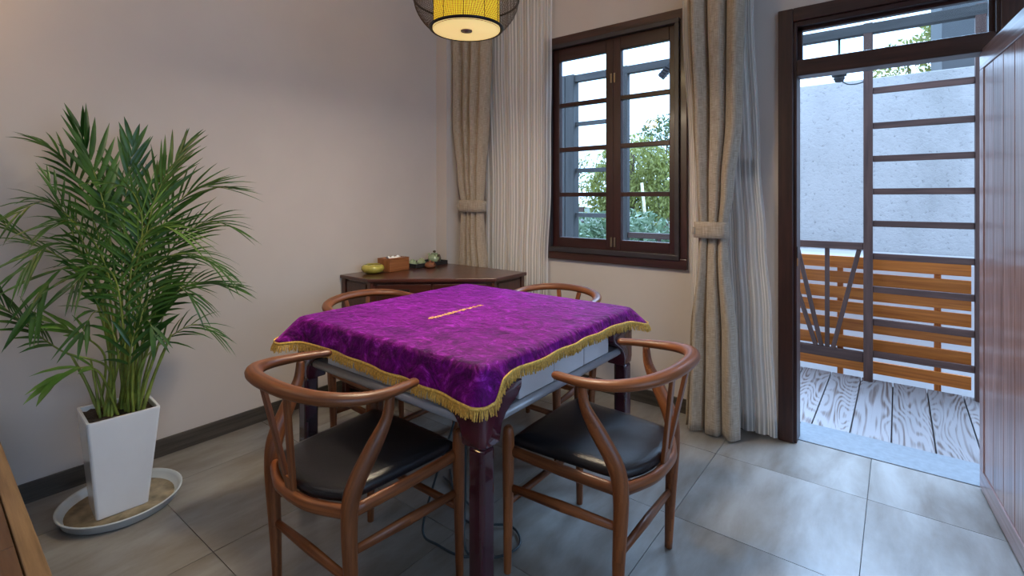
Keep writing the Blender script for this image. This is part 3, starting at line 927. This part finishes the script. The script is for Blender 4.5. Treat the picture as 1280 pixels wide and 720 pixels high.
# ---- wishbone chairs
def build_chair(label):
    t = empty('wishbone_chair', label, 'chair', (0, 0, 0), 0, 'wishbone chairs around the game table')
    for s in (-1, 1):
        pts = catmull([(s*.238, .200, .002), (s*.236, .199, .22), (s*.234, .199, .40), (s*.233, .200, .474)], 5)
        n = len(pts)
        rads = [lerp(.0125, .0205, min(1, i/(n*.55))) if i < n*.75 else lerp(.0205, .0175, (i-n*.75)/(n*.25)) for i in range(n)]
        MB().tube(pts, rads, 12, round_ends=True).build('front_leg', 'chair_wood', t)
        pts = catmull([(s*.208, -.182, .002), (s*.208, -.190, .20), (s*.211, -.198, .38), (s*.217, -.185, .47), (s*.230, -.135, .56), (s*.238, -.095, .63), (s*.241, -.085, .693)], 5)
        n = len(pts)
        prof = [.0125, .0185, .0225, .0255, .0235, .0165, .0125]
        rads = [lerp(prof[min(6, i//5)], prof[min(6, i//5+1)], (i % 5)/5) for i in range(n)]
        MB().tube(pts, rads, 12, up=(1, 0, 0), flat=(1.08, .86)).build('back_leg', 'chair_wood', t)
        MB().tube([(s*.230, .185, .283), (s*.219, 0, .287), (s*.209, -.180, .291)], [.0115, .0155, .0115], 10, up=(0, 0, 1), flat=(.8, 1.15)).build('stretcher', 'chair_wood', t)
        MB().tube(catmull([(s*.226, .19, .405), (s*.222, 0, .402), (s*.212, -.185, .402)], 4), .017, 10, flat=(.75, 1.1)).build('seat_rail', 'chair_wood', t)
    MB().tube([(-.225, .198, .235), (.225, .198, .235)], .0125, 10).build('stretcher', 'chair_wood', t)
    MB().tube([(-.20, -.188, .208), (0, -.188, .208), (.20, -.188, .208)], [.0115, .0155, .0115], 10, flat=(.8, 1.15)).build('stretcher', 'chair_wood', t)
    MB().tube(catmull([(-.222, .198, .405), (0, .203, .403), (.222, .198, .405)], 4), .017, 10, flat=(.75, 1.1)).build('seat_rail', 'chair_wood', t)
    # rear seat rail bows back in the middle
    MB().tube(catmull([(-.200, -.195, .398), (-.125, -.226, .398), (-.06, -.246, .400), (.06, -.246, .400), (.125, -.226, .398), (.200, -.195, .398)], 4), .0165, 10, flat=(.9, 1.2)).build('seat_rail', 'chair_wood', t)
    # padded seat
    out = [(-.212, .178), (-.19, .205), (0, .212), (.19, .205), (.212, .178), (.203, 0), (.188, -.165), (.155, -.205), (.07, -.237), (-.07, -.237), (-.155, -.205), (-.188, -.165), (-.203, 0)]
    ol = []
    for i in range(len(out)):
        p0, p1, p2, p3 = [Vector(out[(i+k-1) % len(out)]) for k in range(4)]
        for k in range(4):
            f = k/4
            ol.append(.5*((2*p1)+(p2-p0)*f+(2*p0-5*p1+4*p2-p3)*f*f+(3*p1-p0-3*p2+p3)*f**3))
    sm = MB(); n = len(ol)
    rings = [(.955, .413), (.99, .417), (1.0, .428), (.99, .438), (.95, .446), (.86, .451), (.65, .453), (.35, .451), (.02, .450)]
    for f, z in rings:
        for p in ol: sm.v.append(Vector((p.x*f, (p.y+.01)*f-.01, z)))
    for r in range(len(rings)-1):
        for i in range(n):
            j = (i+1) % n
            sm.face([r*n+i, r*n+j, (r+1)*n+j, (r+1)*n+i][::-1], [(0, 0)]*4, True)
    sm.face([i for i in range(n)], [(0, 0)]*n); sm.face([(len(rings)-1)*n+i for i in range(n)][::-1], [(0, 0)]*n)
    sm.build('seat', 'black_leather', t)
    # bent armrest rail
    P = [(-.230, .012, .698), (-.243, -.045, .702), (-.250, -.115, .706), (-.236, -.195, .714), (-.186, -.262, .724), (-.100, -.302, .732), (0, -.313, .735)]
    P = P+[(-x, y, z) for x, y, z in P[-2::-1]]
    pts = catmull(P, 6)
    n = len(pts)
    rads = []
    for i in range(n):
        f = abs(i/(n-1)-.5)*2
        rads.append(lerp(.0225, .0150, ease((f-.25)/.75)))
    MB().tube(pts, rads, 14, round_ends=True, flat=(1.12, .84)).build('arm_rail', 'chair_wood', t)
    # Y shaped splat
    b0 = Vector((0, -.246, .405)); m0 = Vector((0, -.256, .458))
    sp = MB()
    sp.bar(b0, m0, .040, .012, (0, 1, .2))
    sp.build('splat', 'chair_wood', t, bevel=.003)
    for s in (-1, 1):
        MB().bar((s*.009, -.246, .41), (s*.070, -.299, .724), .024, .013, (0, 1, .2)).build('splat_arm', 'chair_wood', t, bevel=.003)
    return t
def place(t, x, y, rz):
    t.location = (x, y, 0); t.rotation_euler = (0, 0, rz)
ch = build_chair('wishbone chair with black seat at the front left, its back to the camera')
place(ch, -1.378, .985, 0)
c2 = copy_tree(ch); c2['label'] = 'wishbone chair with black seat on the door side of the purple table'
place(c2, -.832, 1.540, PI/2)
c3 = copy_tree(ch); c3['label'] = 'wishbone chair mostly hidden behind the table in front of the corner desk'
place(c3, -1.985, 1.585, -PI/2)
c4 = copy_tree(ch); c4['label'] = 'wishbone chair behind the table below the window, only its rail showing'
place(c4, -1.50, 2.165, PI)

# ---- cables under the table
for k, pts in enumerate((
        [(-1.30, 1.36, .572), (-1.28, 1.36, .40), (-1.26, 1.34, .15), (-1.20, 1.28, .012), (-1.10, 1.32, .010), (-1.07, 1.42, .010), (-1.16, 1.48, .010), (-1.30, 1.40, .010), (-1.45, 1.48, .010), (-1.62, 1.62, .010)],
        [(-1.33, 1.38, .572), (-1.33, 1.36, .42), (-1.36, 1.28, .2), (-1.38, 1.24, .03), (-1.30, 1.24, .010), (-1.18, 1.26, .010), (-1.16, 1.36, .010), (-1.32, 1.46, .010), (-1.6, 1.56, .010)])):
    tag(MB().tube(catmull(pts, 8), .0045, 7).build('power_cable', 'cable'),
        ('black cable looping on the floor nearest the front table leg', 'black cable trailing across the floor under the middle of the table')[k], 'cable', 'cables under the game table')

# ------------------------------------------------------------------ corner desk and what stands on it
DZ = .762
def build_desk():
    t = empty('corner_desk', 'dark mahogany corner desk with angled front and drawer', 'desk', (0, 0, 0))
    P = [(LX+.004, 1.832), (-2.530, 1.832), (-1.940, 2.335), (-1.940, 2.655), (LX+.004, 2.655)]
    MB().prism(P, DZ-.022, DZ).build('desktop', 'desk_wood', t, bevel=.004)
    I = [(LX+.02, 1.855), (-2.538, 1.855), (-1.965, 2.343), (-1.965, 2.640), (LX+.02, 2.640)]
    MB().prism(I, .05, DZ-.023).build('body', 'desk_wood', t)
    for x, y in ((LX+.03, 1.86), (-2.535, 1.862), (-1.972, 2.35), (-1.972, 2.63)):
        MB().box(x-.018, x+.018, y-.018, y+.018, .0005, DZ-.0235).build('post', 'desk_wood', t, bevel=.003)
    # drawer in the angled front
    a = Vector((-2.538, 1.855, 0)); b = Vector((-1.965, 2.343, 0)); u = (b-a).normalized(); nn = Vector((u.y, -u.x, 0))
    def face(f0, f1, z0, z1, th, name, m, par):
        mb = MB(); p = a.lerp(b, f0); q = a.lerp(b, f1)
        mb.bar(p+nn*th/2+Vector((0, 0, (z0+z1)/2)), q+nn*th/2+Vector((0, 0, (z0+z1)/2)), th, z1-z0)
        return mb.build(name, m, par, bevel=.003)
    for f0, f1 in ((.06, .49), (.51, .94)):
        dr = face(f0, f1, .61, .725, .012, 'drawer', 'desk_wood', t)
        mid = a.lerp(b, (f0+f1)/2)+nn*.014
        plate = MB().bar(mid-u*.035+Vector((0, 0, .672)), mid+u*.035+Vector((0, 0, .672)), .004, .05).build('handle_plate', 'black_metal', dr, bevel=.002)
        pts = [mid+nn*.010+u*(.028*math.cos(g))+Vector((0, 0, .682+.026*math.sin(g))) for g in [PI+PI*i/10 for i in range(11)]]
        MB().tube(pts, .0035, 8).build('handle', 'bronze', dr)
        face(f0, f1, .09, .585, .012, 'cupboard_door', 'desk_wood', t)
    mb = MB().box(LX+.06, -2.565, 1.846, 1.854, .09, .725).build('side_panel', 'desk_wood', t, bevel=.003)
    MB().box(-1.964, -1.956, 2.375, 2.605, .09, .725).build('side_panel', 'desk_wood', t, bevel=.003)
build_desk()
t = empty('round_bowl', 'round yellow-glazed incurved bowl on the corner desk', 'bowl', (-2.705, 2.000, DZ))
MB().lathe([(.030, .001), (.036, .001), (.060, .010), (.074, .028), (.072, .046), (.058, .058), (.047, .060), (.044, .056), (.055, .048), (.062, .030), (.05, .012), (.0, .008)], 40).build('body', 'yellow_glaze', t)
t = empty('tissue_box', 'wooden tissue box with a white tissue slot on the corner desk', 'box', (-2.705, 2.168, DZ), math.radians(4))
m = MB()
w, l, hh = .06, .088, .088
m.box(-w, w, -l, l, .0005, hh-.008)
m.build('body', 'box_wood', t, bevel=.003)
lid = MB()
lid.box(-w, -.022, -l, l, hh-.008, hh).box(.022, w, -l, l, hh-.008, hh).box(-.022, .022, -l, -.06, hh-.008, hh).box(-.022, .022, .06, l, hh-.008, hh)
lid.build('slotted_lid', 'box_wood', t, bevel=.001)
m = MB(); m.grid(lambda u, v: ((-.02+.04*v)*(1-.2*math.sin(u*9)), -.055+.11*u, hh-.006+.018*math.sin(v*PI)*(.8+.25*math.sin(u*17))), 24, 8)
m.build('tissue', 'tissue', t)
t = empty('tea_tray', 'black wooden tea tray in the corner of the desk', 'tray', (-2.72, 2.468, DZ), 0)
m = MB().box(-.075, .075, -.155, .155, .0005, .010).build('base', 'dark_plastic', t, bevel=.002)
m = MB(); m.box(-.075, .075, -.155, -.147, .010, .030).box(-.075, .075, .147, .155, .010, .030).box(-.075, -.067, -.147, .147, .010, .030).box(.067, .075, -.147, .147, .010, .030)
m.build('rim', 'dark_plastic', t, bevel=.002)
t = empty('teapot', 'pale celadon teapot with dark-tipped handle on the tea tray', 'teapot', (-2.705, 2.545, DZ+.0105), math.radians(80))
MB().lathe([(.024, 0), (.030, .001), (.046, .018), (.050, .036), (.043, .056), (.026, .066), (.024, .068)], 32).build('body', 'celadon', t)
ld = MB().lathe([(.026, .067), (.024, .073), (.010, .077), (.004, .078)], 28).build('lid', 'celadon', t)
MB().lathe([(.004, .077), (.011, .083), (.011, .089), (.005, .094), (.0, .0945)], 16).build('knob', 'bark', ld)
MB().tube(catmull([(0, .042, .025), (0, .062, .040), (0, .076, .066)], 4), [.011, .0105, .0095, .0088, .008, .0075, .007, .0065, .006], 10).build('spout', 'celadon', t)
MB().tube(catmull([(0, -.040, .055), (0, -.062, .066), (0, -.074, .046), (0, -.062, .024), (0, -.047, .020)], 5), .0055, 8).build('handle', 'bark', t)
for k, (x, y, lab) in enumerate(((-2.735, 2.362, 'small celadon tea cup upside down next to the wooden tissue box'), (-2.740, 2.448, 'small celadon tea cup upside down beside the teapot'))):
    MB_ = MB().lathe([(.034, .0005), (.036, .001), (.030, .020), (.020, .034), (.013, .037), (.013, .042), (.010, .042), (.009, .038), (0, .037)], 28)
    o = MB_.build('tea_cup', 'celadon', None, loc=(x, y, DZ+.0105)); tag(o, lab, 'cup', 'tea cups on the tray')
t = empty('clay_pot', 'small brown lidded clay pot in front of the tea tray', 'pot', (-2.598, 2.405, DZ))
MB().lathe([(.024, .0005), (.032, .002), (.040, .014), (.039, .026), (.030, .036)], 28).build('body', 'clay', t)
MB().lathe([(.031, .036), (.028, .040), (.014, .046), (.006, .047), (.007, .052), (.0, .054)], 24).build('lid', 'clay', t)

# ------------------------------------------------------------------ curtains
def curtain(name, label, bounds, yc, nf, amp, m, z0, z1, parent=None, rows=60, phase=0, cat='curtain', grp=None, seed=1, hem=0, amp_tie=None, tie_z=None):
    """bounds: [(z, xleft, xright)] from top to bottom"""
    root = empty(name, label, cat, (0, 0, 0), 0, grp)
    bs = sorted(bounds)
    def bnd(z):
        if z <= bs[0][0]: return bs[0][1:]
        for (za, a0, a1), (zb, b0, b1) in zip(bs, bs[1:]):
            if za <= z <= zb:
                f = ease((z-za)/(zb-za)); return lerp(a0, b0, f), lerp(a1, b1, f)
        return bs[-1][1:]
    width = max(b[2]-b[1] for b in bs)
    def fn(u, v):
        z = lerp(z1, z0, v)
        a, b = bnd(z)
        uu = u+.012*math.sin(u*nf*4.1+phase)*1.0
        x = lerp(a, b, uu)
        am = amp
        if tie_z is not None:
            k = math.exp(-((z-tie_z)/.16)**2)
            am = lerp(amp, amp_tie, k)
        ph = 2*PI*nf*u+phase+.5*noise.noise(Vector((u*4, z*.9, seed)))
        y = yc+am*(math.sin(ph)+.25*math.sin(2.3*ph+seed))+.006*noise.noise(Vector((u*6, z*2.5, seed+7)))
        x += .35*am*math.cos(ph)
        zz = z
        if hem and v > .999: zz = z
        return (x, y, zz)
    cloth_w = width*1.9
    mb = MB().grid(fn, nf*16, rows, lambda u, v: (u*cloth_w, lerp(z1, z0, v)))
    o = mb.build('panel', m, root, solid=.0025 if m == 'linen' else 0)
    return root, bnd
def tieback(root, x0, x1, z, yf, yb, hgt):
    mb = MB()
    c = [(x0, yb), (x0-.004, (yf+yb)/2), (x0+.012, yf), ((x0+x1)/2, yf-.014), (x1-.012, yf), (x1+.004, (yf+yb)/2), (x1, yb)]
    pl = catmull([(x, y, 0) for x, y in c], 5)
    n = len(pl)-1
    mb.grid(lambda u, v: (pl[round(u*n)].x, pl[round(u*n)].y, z-hgt/2+hgt*v+.006*math.sin(u*PI)-.02*(1-u)*0), n, 3, lambda u, v: (u*.3, v*hgt))
    o = mb.build('tieback', 'linen', root, solid=.005)
    MB().tube([(x0+.004, yf-.004, z-.012), (x0+.004, yf-.004, z+.012)], .007, 8, round_ends=True).build('button', 'linen', o)

r, _ = curtain('drape', 'beige linen drape tied back left of the window behind the corner desk',
   [(2.88, -2.70, -2.31), (2.35, -2.698, -2.325), (1.85, -2.692, -2.350), (1.40, -2.64, -2.39), (1.19, -2.605, -2.405), (1.0, -2.610, -2.40), (.75, -2.625, -2.365), (.02, -2.64, -2.33)], 2.735, 4, .028, 'linen', .02, 2.88, tie_z=1.19, amp_tie=.020, seed=3, grp='linen drapes', phase=2.2)
tieback(r, -2.612, -2.398, 1.188, 2.700, 2.77, .085)
r, _ = curtain('drape', 'beige linen drape tied back between the window and the door',
   [(2.88, -.94, -.62), (2.3, -.922, -.628), (1.67, -.892, -.640), (1.30, -.868, -.682), (1.08, -.852, -.708), (.95, -.858, -.706), (.5, -.908, -.664), (.012, -.930, -.652)], 2.712, 3, .034, 'linen', .012, 2.88, tie_z=1.08, amp_tie=.020, seed=8, grp='linen drapes', phase=.4)
tieback(r, -.860, -.700, 1.080, 2.672, 2.745, .085)
curtain('sheer_curtain', 'striped cream sheer curtain left of the window', [(2.88, -2.52, -1.862), (2.3, -2.50, -1.868), (1.3, -2.46, -1.876), (.8, -2.46, -1.90), (.03, -2.46, -1.93)], 2.825, 11, .010, 'sheer', .03, 2.88, seed=5, grp='sheer curtains', phase=1)
curtain('sheer_curtain', 'striped white sheer curtain beside the door frame', [(2.88, -.985, -.60), (2.25, -.975, -.598), (1.45, -.936, -.566), (1.03, -.93, -.538), (.63, -.925, -.512), (.03, -.915, -.487)], 2.825, 7, .009, 'sheer', .03, 2.88, seed=6, grp='sheer curtains', phase=.3)
t = empty('curtain_track', 'white double curtain track above the window', 'track', (0, 0, 0))
MB().box(-2.70, -.50, 2.70, 2.73, 2.88, 2.899).build('rail', 'white_plastic', t)
MB().box(-2.70, -.50, 2.81, 2.84, 2.88, 2.899).build('rail', 'white_plastic', t)
# wall switch behind the sheer
t = empty('wall_switch', 'dark double switch on the wall behind the white sheer', 'switch', (-.643, WY-.001, 1.412))
MB().box(-.044, -.004, -.008, 0, -.046, .046).build('plate', 'dark_plastic', t, bevel=.002)
MB().box(.004, .044, -.008, 0, -.046, .046).build('plate', 'dark_plastic', t, bevel=.002)

# ------------------------------------------------------------------ pendant lamp
LPX, LPY, LPZ = -1.434, 1.532, 1.96
def build_lamp():
    t = empty('pendant_lamp', 'woven wire pendant lamp with glowing yellow drum shade above the table', 'lamp', (LPX, LPY, LPZ))
    hz = .235
    prof = []
    for i in range(17):
        f = i/16
        z = .004+f*hz
        r = .150+.069*math.sin(PI*min(1, max(0, f)))**.75
        prof.append((r, z))
    wires = MB()
    for i in range(46):
        f = (i+.5)/46
        k = f*16; a = int(k); r = lerp(prof[a][0], prof[min(16, a+1)][0], k-a); z = .004+f*hz
        ring = [(r*math.cos(2*PI*q/56), r*math.sin(2*PI*q/56), z) for q in range(57)]
        wires.tube(ring, .0007, 3, cap=False)
    for q in range(110):
        a = 2*PI*q/110
        wires.tube([(r*math.cos(a+.25*i/16), r*math.sin(a+.25*i/16), z) for i, (r, z) in enumerate(prof)], .0007, 3, cap=False)
    wires.build('wire_basket', 'basket_wire', t)
    for nm, r, z in (('hoop', .152, .004), ('hoop', .219, .004+hz*.5), ('hoop', .152, .004+hz)):
        MB().tube([(r*math.cos(2*PI*q/64), r*math.sin(2*PI*q/64), z) for q in range(65)], .0045, 8, cap=False).build(nm, 'black_metal', t)
    sh = MB(); n = 96
    sh.lathe([(.138, .010), (.138, .215)], n, closed=True)
    so = sh.build('drum_shade', 'lamp_fabric', t)
    for q in range(10):
        a = 2*PI*q/10+.35
        MB().tube([(.1395*math.cos(a), .1395*math.sin(a), .004), (.1395*math.cos(a), .1395*math.sin(a), .215)], .0014, 6).build('shade_rib', 'black_metal', so)
    MB().lathe([(.150, -.004), (.150, .008), (.140, .010), (.140, -.005)], 64, closed=True).build('rim', 'black_metal', t)
    dd = MB().lathe([(.0, -.004), (.141, -.003), (.141, .004), (0, .004)], 64).build('diffuser', 'lamp_diffuser', t)
    MB().lathe([(.0, -.012), (.006, -.012), (.008, -.009), (.024, -.0085), (.025, -.0045), (.0, -.0045)], 28).build('cap', 'bronze', dd)
    MB().tube([(0, 0, .21), (0, 0, CH-LPZ-.03)], .004, 8).build('cord', 'black_metal', t)
    MB().lathe([(.0, CH-LPZ-.03), (.055, CH-LPZ-.03), (.06, CH-LPZ-.002), (0, CH-LPZ-.002)], 28).build('ceiling_rose', 'black_metal', t)
build_lamp()
light('pendant_lamp_bulb', 'AREA', (LPX, LPY, LPZ-.02), 22, (1.0, .84, .62), .27)
light('pendant_lamp_glow', 'POINT', (LPX, LPY, LPZ+.29), 11, (1.0, .78, .46), .06)

# ------------------------------------------------------------------ potted palm
PX, PYY = -2.4975, .612
t = empty('plant_saucer', 'round pale grey plastic saucer under the white planter', 'saucer', (-2.50, .622, 0))
MB().lathe([(.0, .0006), (.180, .0006), (.190, .006), (.200, .034), (.206, .036), (.2065, .040), (.200, .040), (.193, .032), (.184, .010), (.0, .009)], 56).build('dish', 'saucer_plastic', t)
MB().lathe([(.0, .0093), (.178, .0093), (.178, .0112), (.0, .0115)], 40).build('dried_water_stain', 'saucer_dirt', t)
def build_palm():
    root = empty('potted_palm', 'areca palm in a tall white square ceramic planter by the wall', 'plant', (PX, PYY, .012), math.radians(-4))
    hp = .392
    ob, ot, w = .083, .117, .011
    pm = MB()
    def sq(h, z, ch=.010):
        pts = []
        for sx, sy in ((1, -1), (1, 1), (-1, 1), (-1, -1)):
            for q in range(4):
                a = math.atan2(sy, sx)-PI/4+PI/2*q/3
                pts.append(Vector((sx*(h-ch)+ch*math.cos(a), sy*(h-ch)+ch*math.sin(a), z)))
        return pts
    rings = [sq(ob-.004, 0.0005), sq(ob, .004)]+[sq(lerp(ob, ot, f), f*hp) for f in (.25, .5, .75, .98)]+[sq(ot-.001, hp), sq(ot-w+.001, hp), sq(ot-w-.001, hp-.004, .006), sq(lerp(ob, ot, .85)-w-.002, hp*.85, .006)]
    for rg in rings: pm.v += rg
    for i in range(len(rings)-1):
        for q in range(16):
            q2 = (q+1) % 16
            pm.face([i*16+q, i*16+q2, (i+1)*16+q2, (i+1)*16+q], [(0, 0)]*4, False)
    pm.face(list(range(16))[::-1], [(0, 0)]*16)
    pm.face([(len(rings)-1)*16+q for q in range(16)], [(0, 0)]*16)
    pm.build('planter', 'pot_ceramic', root)
    sm = MB(); hs = lerp(ob, ot, .95)-w+.001
    sm.grid(lambda u, v: (lerp(-hs, hs, u), lerp(-hs, hs, v), hp*.955+.010*noise.noise(Vector((u*9, v*9, 2)))), 14, 14)
    sm.build('soil', 'soil', root)
    Minv = (Matrix.Translation((PX, PYY, .012)) @ Matrix.Rotation(math.radians(-4), 4, 'Z')).inverted()
    rnd = random.Random(5)
    z0 = hp*.94-.01
    # cane stems, standing upright in the soil
    for k in range(11):
        x, y = rnd.uniform(-.075, .075), rnd.uniform(-.08, .08)
        lx, ly = x*.9+rnd.uniform(-.04, .04), y*1.2+rnd.uniform(-.05, .05)
        h = rnd.uniform(.20, .42)
        r = rnd.uniform(.0045, .0085)
        pts = [(x, y, z0), (lerp(x, x+lx, .35), lerp(y, y+ly, .35), z0+h*.5), (x+lx*.8, y+ly*.8, z0+h)]
        pl = catmull(pts, 5)
        rr = [r*(1.25 if i in (3, 7) else 1)*(1-.04*i) for i in range(len(pl))]
        MB().tube(pl, rr, 8).build('cane', 'stem_green', root)
    def pix(px, py, X):
        # direction through a pixel, met with the upright plane at X (the frond's place in the clump)
        S, C = math.sin(math.atan2(483, 621)), math.cos(math.atan2(483, 621))
        l = (px-640)/621; v = (248-py)/621
        a = (l*C-S, l*S+C, v); k = X/a[0]
        return (X, a[1]*k, 1.25+v*k)
    def frond(path, X0, X1, nl, ll, m, broad=1.0, droop=.4, start=.5, a0=48, a1=14):
        """path: stalk points in a 1.8x crop of the photograph (origin 0,100); X0, X1: depth at root and tip"""
        n0 = len(path)
        ctl = [Minv @ Vector(pix(x*.5556, 100+y*.5556, lerp(X0, X1, (i/(n0-1))**1.3))) for i, (x, y) in enumerate(path)]
        root0 = Vector((rnd.uniform(-.06, .06), rnd.uniform(-.065, .065), z0+.012))
        root0.y = max(-.075, min(.075, .5*root0.y+.5*ctl[0].y)); 
        pts = catmull([root0]+ctl, 8)
        n = len(pts)
        st = MB().tube(pts, [lerp(.0062, .0011, (i/(n-1))**.7) for i in range(n)], 6, cap=False)
        lf = MB()
        ln = [0]
        for i in range(n-1): ln.append(ln[-1]+(pts[i+1]-pts[i]).length)
        tot = ln[-1]
        for q in range(nl):
            t_ = (q+.5)/nl
            sl = (start+.03+(.97-start)*t_)*tot
            i = max(k for k in range(n-1) if ln[k] <= sl)
            p = pts[i].lerp(pts[i+1], (sl-ln[i])/(ln[i+1]-ln[i])); tg = (pts[i+1]-pts[i]).normalized()
            side = tg.cross(Vector((.35, 0, 1)))
            if side.length < .05: side = Vector((0, 1, 0))
            side.normalize(); up = side.cross(tg).normalized()
            fl = math.sin(PI*lerp(.24, .86, t_))**.8
            for sgn in (-1, 1):
                l = ll*fl*rnd.uniform(.85, 1.12)
                ang = math.radians(lerp(a0, a1, t_)+rnd.uniform(-6, 6))
                d = (tg*math.cos(ang)+side*sgn*math.sin(ang)+up*rnd.uniform(.02, .22)).normalized()
                w = .0057*broad*rnd.uniform(.85, 1.15)
                wv = d.cross(up).normalized()
                k = len(lf.v)
                rows = [(0, .35), (.2, .9), (.45, 1), (.75, .62), (1, .04)]
                dr = droop*rnd.uniform(.6, 1.4)
                for a, ww in rows:
                    c = p+d*(l*a)+Vector((0, 0, -dr*l*a*a*.55))
                    fold = up*(w*ww*.35)
                    lf.v += [c-wv*(w*ww)+fold, c, c+wv*(w*ww)+fold]
                for a in range(4):
                    for e in range(2):
                        lf.face([k+a*3+e, k+a*3+e+1, k+a*3+e+4, k+a*3+e+3], [(0, 0)]*4, True)
        lo = lf.build('frond', m, root)
        st.build('stalk', 'stem_green', lo)
    D, Lt = 'palm_leaf', 'palm_leaf_light'
    F = [  # stalk path in the crop, root X, tip X, leaflet pairs, leaflet length, material, breadth, droop, start, first and last angle
        ([(262, 520), (238, 300), (180, 118)], -2.50, -2.52, 9, .24, D, 2.0, .10, .62, 42, 8),
        ([(285, 520), (280, 300), (300, 140)], -2.52, -2.58, 9, .22, D, 1.8, .12, .62, 42, 10),
        ([(255, 540), (215, 330), (150, 185), (85, 140)], -2.54, -2.64, 14, .20, D, 1.2, .5, .58, 55, 16),
        ([(245, 560), (180, 350), (110, 275), (40, 300)], -2.48, -2.45, 15, .21, D, 1.0, .7, .52, 55, 18),
        ([(300, 520), (345, 280), (415, 150)], -2.46, -2.50, 17, .25, D, 1.2, .25, .52, 44, 12),
        ([(310, 540), (350, 360), (430, 250), (520, 245)], -2.48, -2.44, 20, .27, D, 1.15, .3, .46, 50, 14),
        ([(315, 560), (380, 390), (460, 320), (520, 330)], -2.44, -2.36, 17, .25, D, 1.0, .5, .48, 52, 16),
        ([(320, 590), (380, 490), (450, 455), (530, 465)], -2.46, -2.42, 15, .20, D, 1.1, .4, .48, 48, 14),
        ([(318, 640), (380, 580), (440, 550), (492, 575)], -2.44, -2.38, 9, .17, D, .8, .6, .50, 50, 18),
        ([(245, 650), (140, 610), (50, 545), (-40, 470)], -2.42, -2.40, 15, .20, D, 1.1, .35, .55, 46, 16),
        ([(250, 560), (160, 420), (60, 360), (-20, 300)], -2.50, -2.56, 7, .15, D, 1.0, .4, .70, 30, 12),
        ([(240, 540), (170, 360), (105, 215)], -2.46, -2.50, 6, .14, D, 1.0, .2, .66, 28, 8),
        ([(290, 520), (320, 340), (300, 255), (255, 235)], -2.42, -2.30, 13, .27, Lt, .9, .6, .52, 52, 20),
        ([(235, 620), (150, 560), (85, 545)], -2.42, -2.36, 5, .15, Lt, 2.6, .3, .60, 34, 10),
        ([(225, 660), (170, 650), (110, 690)], -2.40, -2.34, 4, .13, Lt, 2.2, .4, .55, 30, 10),
        ([(305, 640), (335, 560), (385, 480)], -2.42, -2.38, 7, .18, D, 2.2, .2, .45, 36, 10),
        ([(240, 580), (185, 430), (120, 440), (70, 540)], -2.40, -2.32, 8, .19, D, 1.5, .4, .50, 36, 12),
        ([(250, 560), (195, 400), (115, 370), (50, 430)], -2.44, -2.38, 14, .20, D, 1.0, .6, .50, 55, 20),
        ([(300, 560), (350, 420), (430, 390), (500, 430)], -2.40, -2.30, 15, .23, D, .9, .6, .46, 54, 20),
        ([(270, 560), (230, 400), (170, 320), (110, 330)], -2.42, -2.34, 15, .22, D, .9, .6, .50, 54, 20),
        ([(290, 560), (300, 400), (350, 330), (420, 350)], -2.40, -2.28, 14, .24, Lt, .9, .6, .48, 52, 20),
        ([(280, 600), (260, 450), (210, 420), (160, 470)], -2.38, -2.28, 12, .20, D, 1.0, .6, .48, 50, 20),
        ([(300, 620), (330, 500), (390, 460), (440, 500)], -2.38, -2.30, 12, .20, D, 1.0, .6, .46, 50, 20),
        ([(265, 640), (250, 560), (215, 520), (180, 580)], -2.38, -2.30, 8, .16, D, 1.3, .4, .45, 42, 14),
        ([(290, 650), (300, 580), (330, 540), (350, 580)], -2.36, -2.30, 8, .16, D, 1.3, .4, .45, 42, 14),
        ([(275, 500), (270, 330), (240, 230)], -2.56, -2.64, 12, .22, D, 1.3, .25, .50, 46, 12),
        ([(310, 500), (330, 300), (370, 210)], -2.56, -2.62, 14, .23, D, 1.2, .3, .50, 46, 14),
    ]
    for f in F: frond(*f)
build_palm()

# ------------------------------------------------------------------ low wooden table at the near left corner
def build_low_table():
    t = empty('low_table', 'brown plank-topped low wooden table at the bottom left corner', 'table', (0, 0, 0))
    z = .45
    # far edge runs from (-2.75,.268) to (-1.2,.229)
    ang = math.atan2(.234-.257, -1.414+2.322)
    M = Matrix.Translation((-2.10, .2513, 0)) @ Matrix.Rotation(ang, 4, 'Z')
    t.matrix_world = M
    x0, x1, d = -.66, 1.0, .60
    MB().box(x0, x1, -.036, 0, z-.045, z).build('edge_board', 'bench_wood', t, bevel=.003)
    MB().box(x0, x1, -d, -d+.036, z-.045, z).build('edge_board', 'bench_wood', t, bevel=.003)
    yy = -.039
    k = 0
    while yy > -d+.05:
        w = .045
        xs = [x0, x0+.42+.35*(k % 2), x0+1.15+.2*(k % 2), x1]
        for a, b in zip(xs, xs[1:]):
            MB().box(a+.001, b-.001, max(yy-w, -d+.038), yy, z-.043, z-.002).build('board', 'bench_board', t, bevel=.002)
        yy -= w+.003; k += 1
    for x in (x0+.05, x1-.05):
        for y in (-.06, -d+.06):
            MB().box(x-.03, x+.03, y-.03, y+.03, .0005, z-.0455).build('leg', 'bench_wood', t, bevel=.003)
build_low_table()
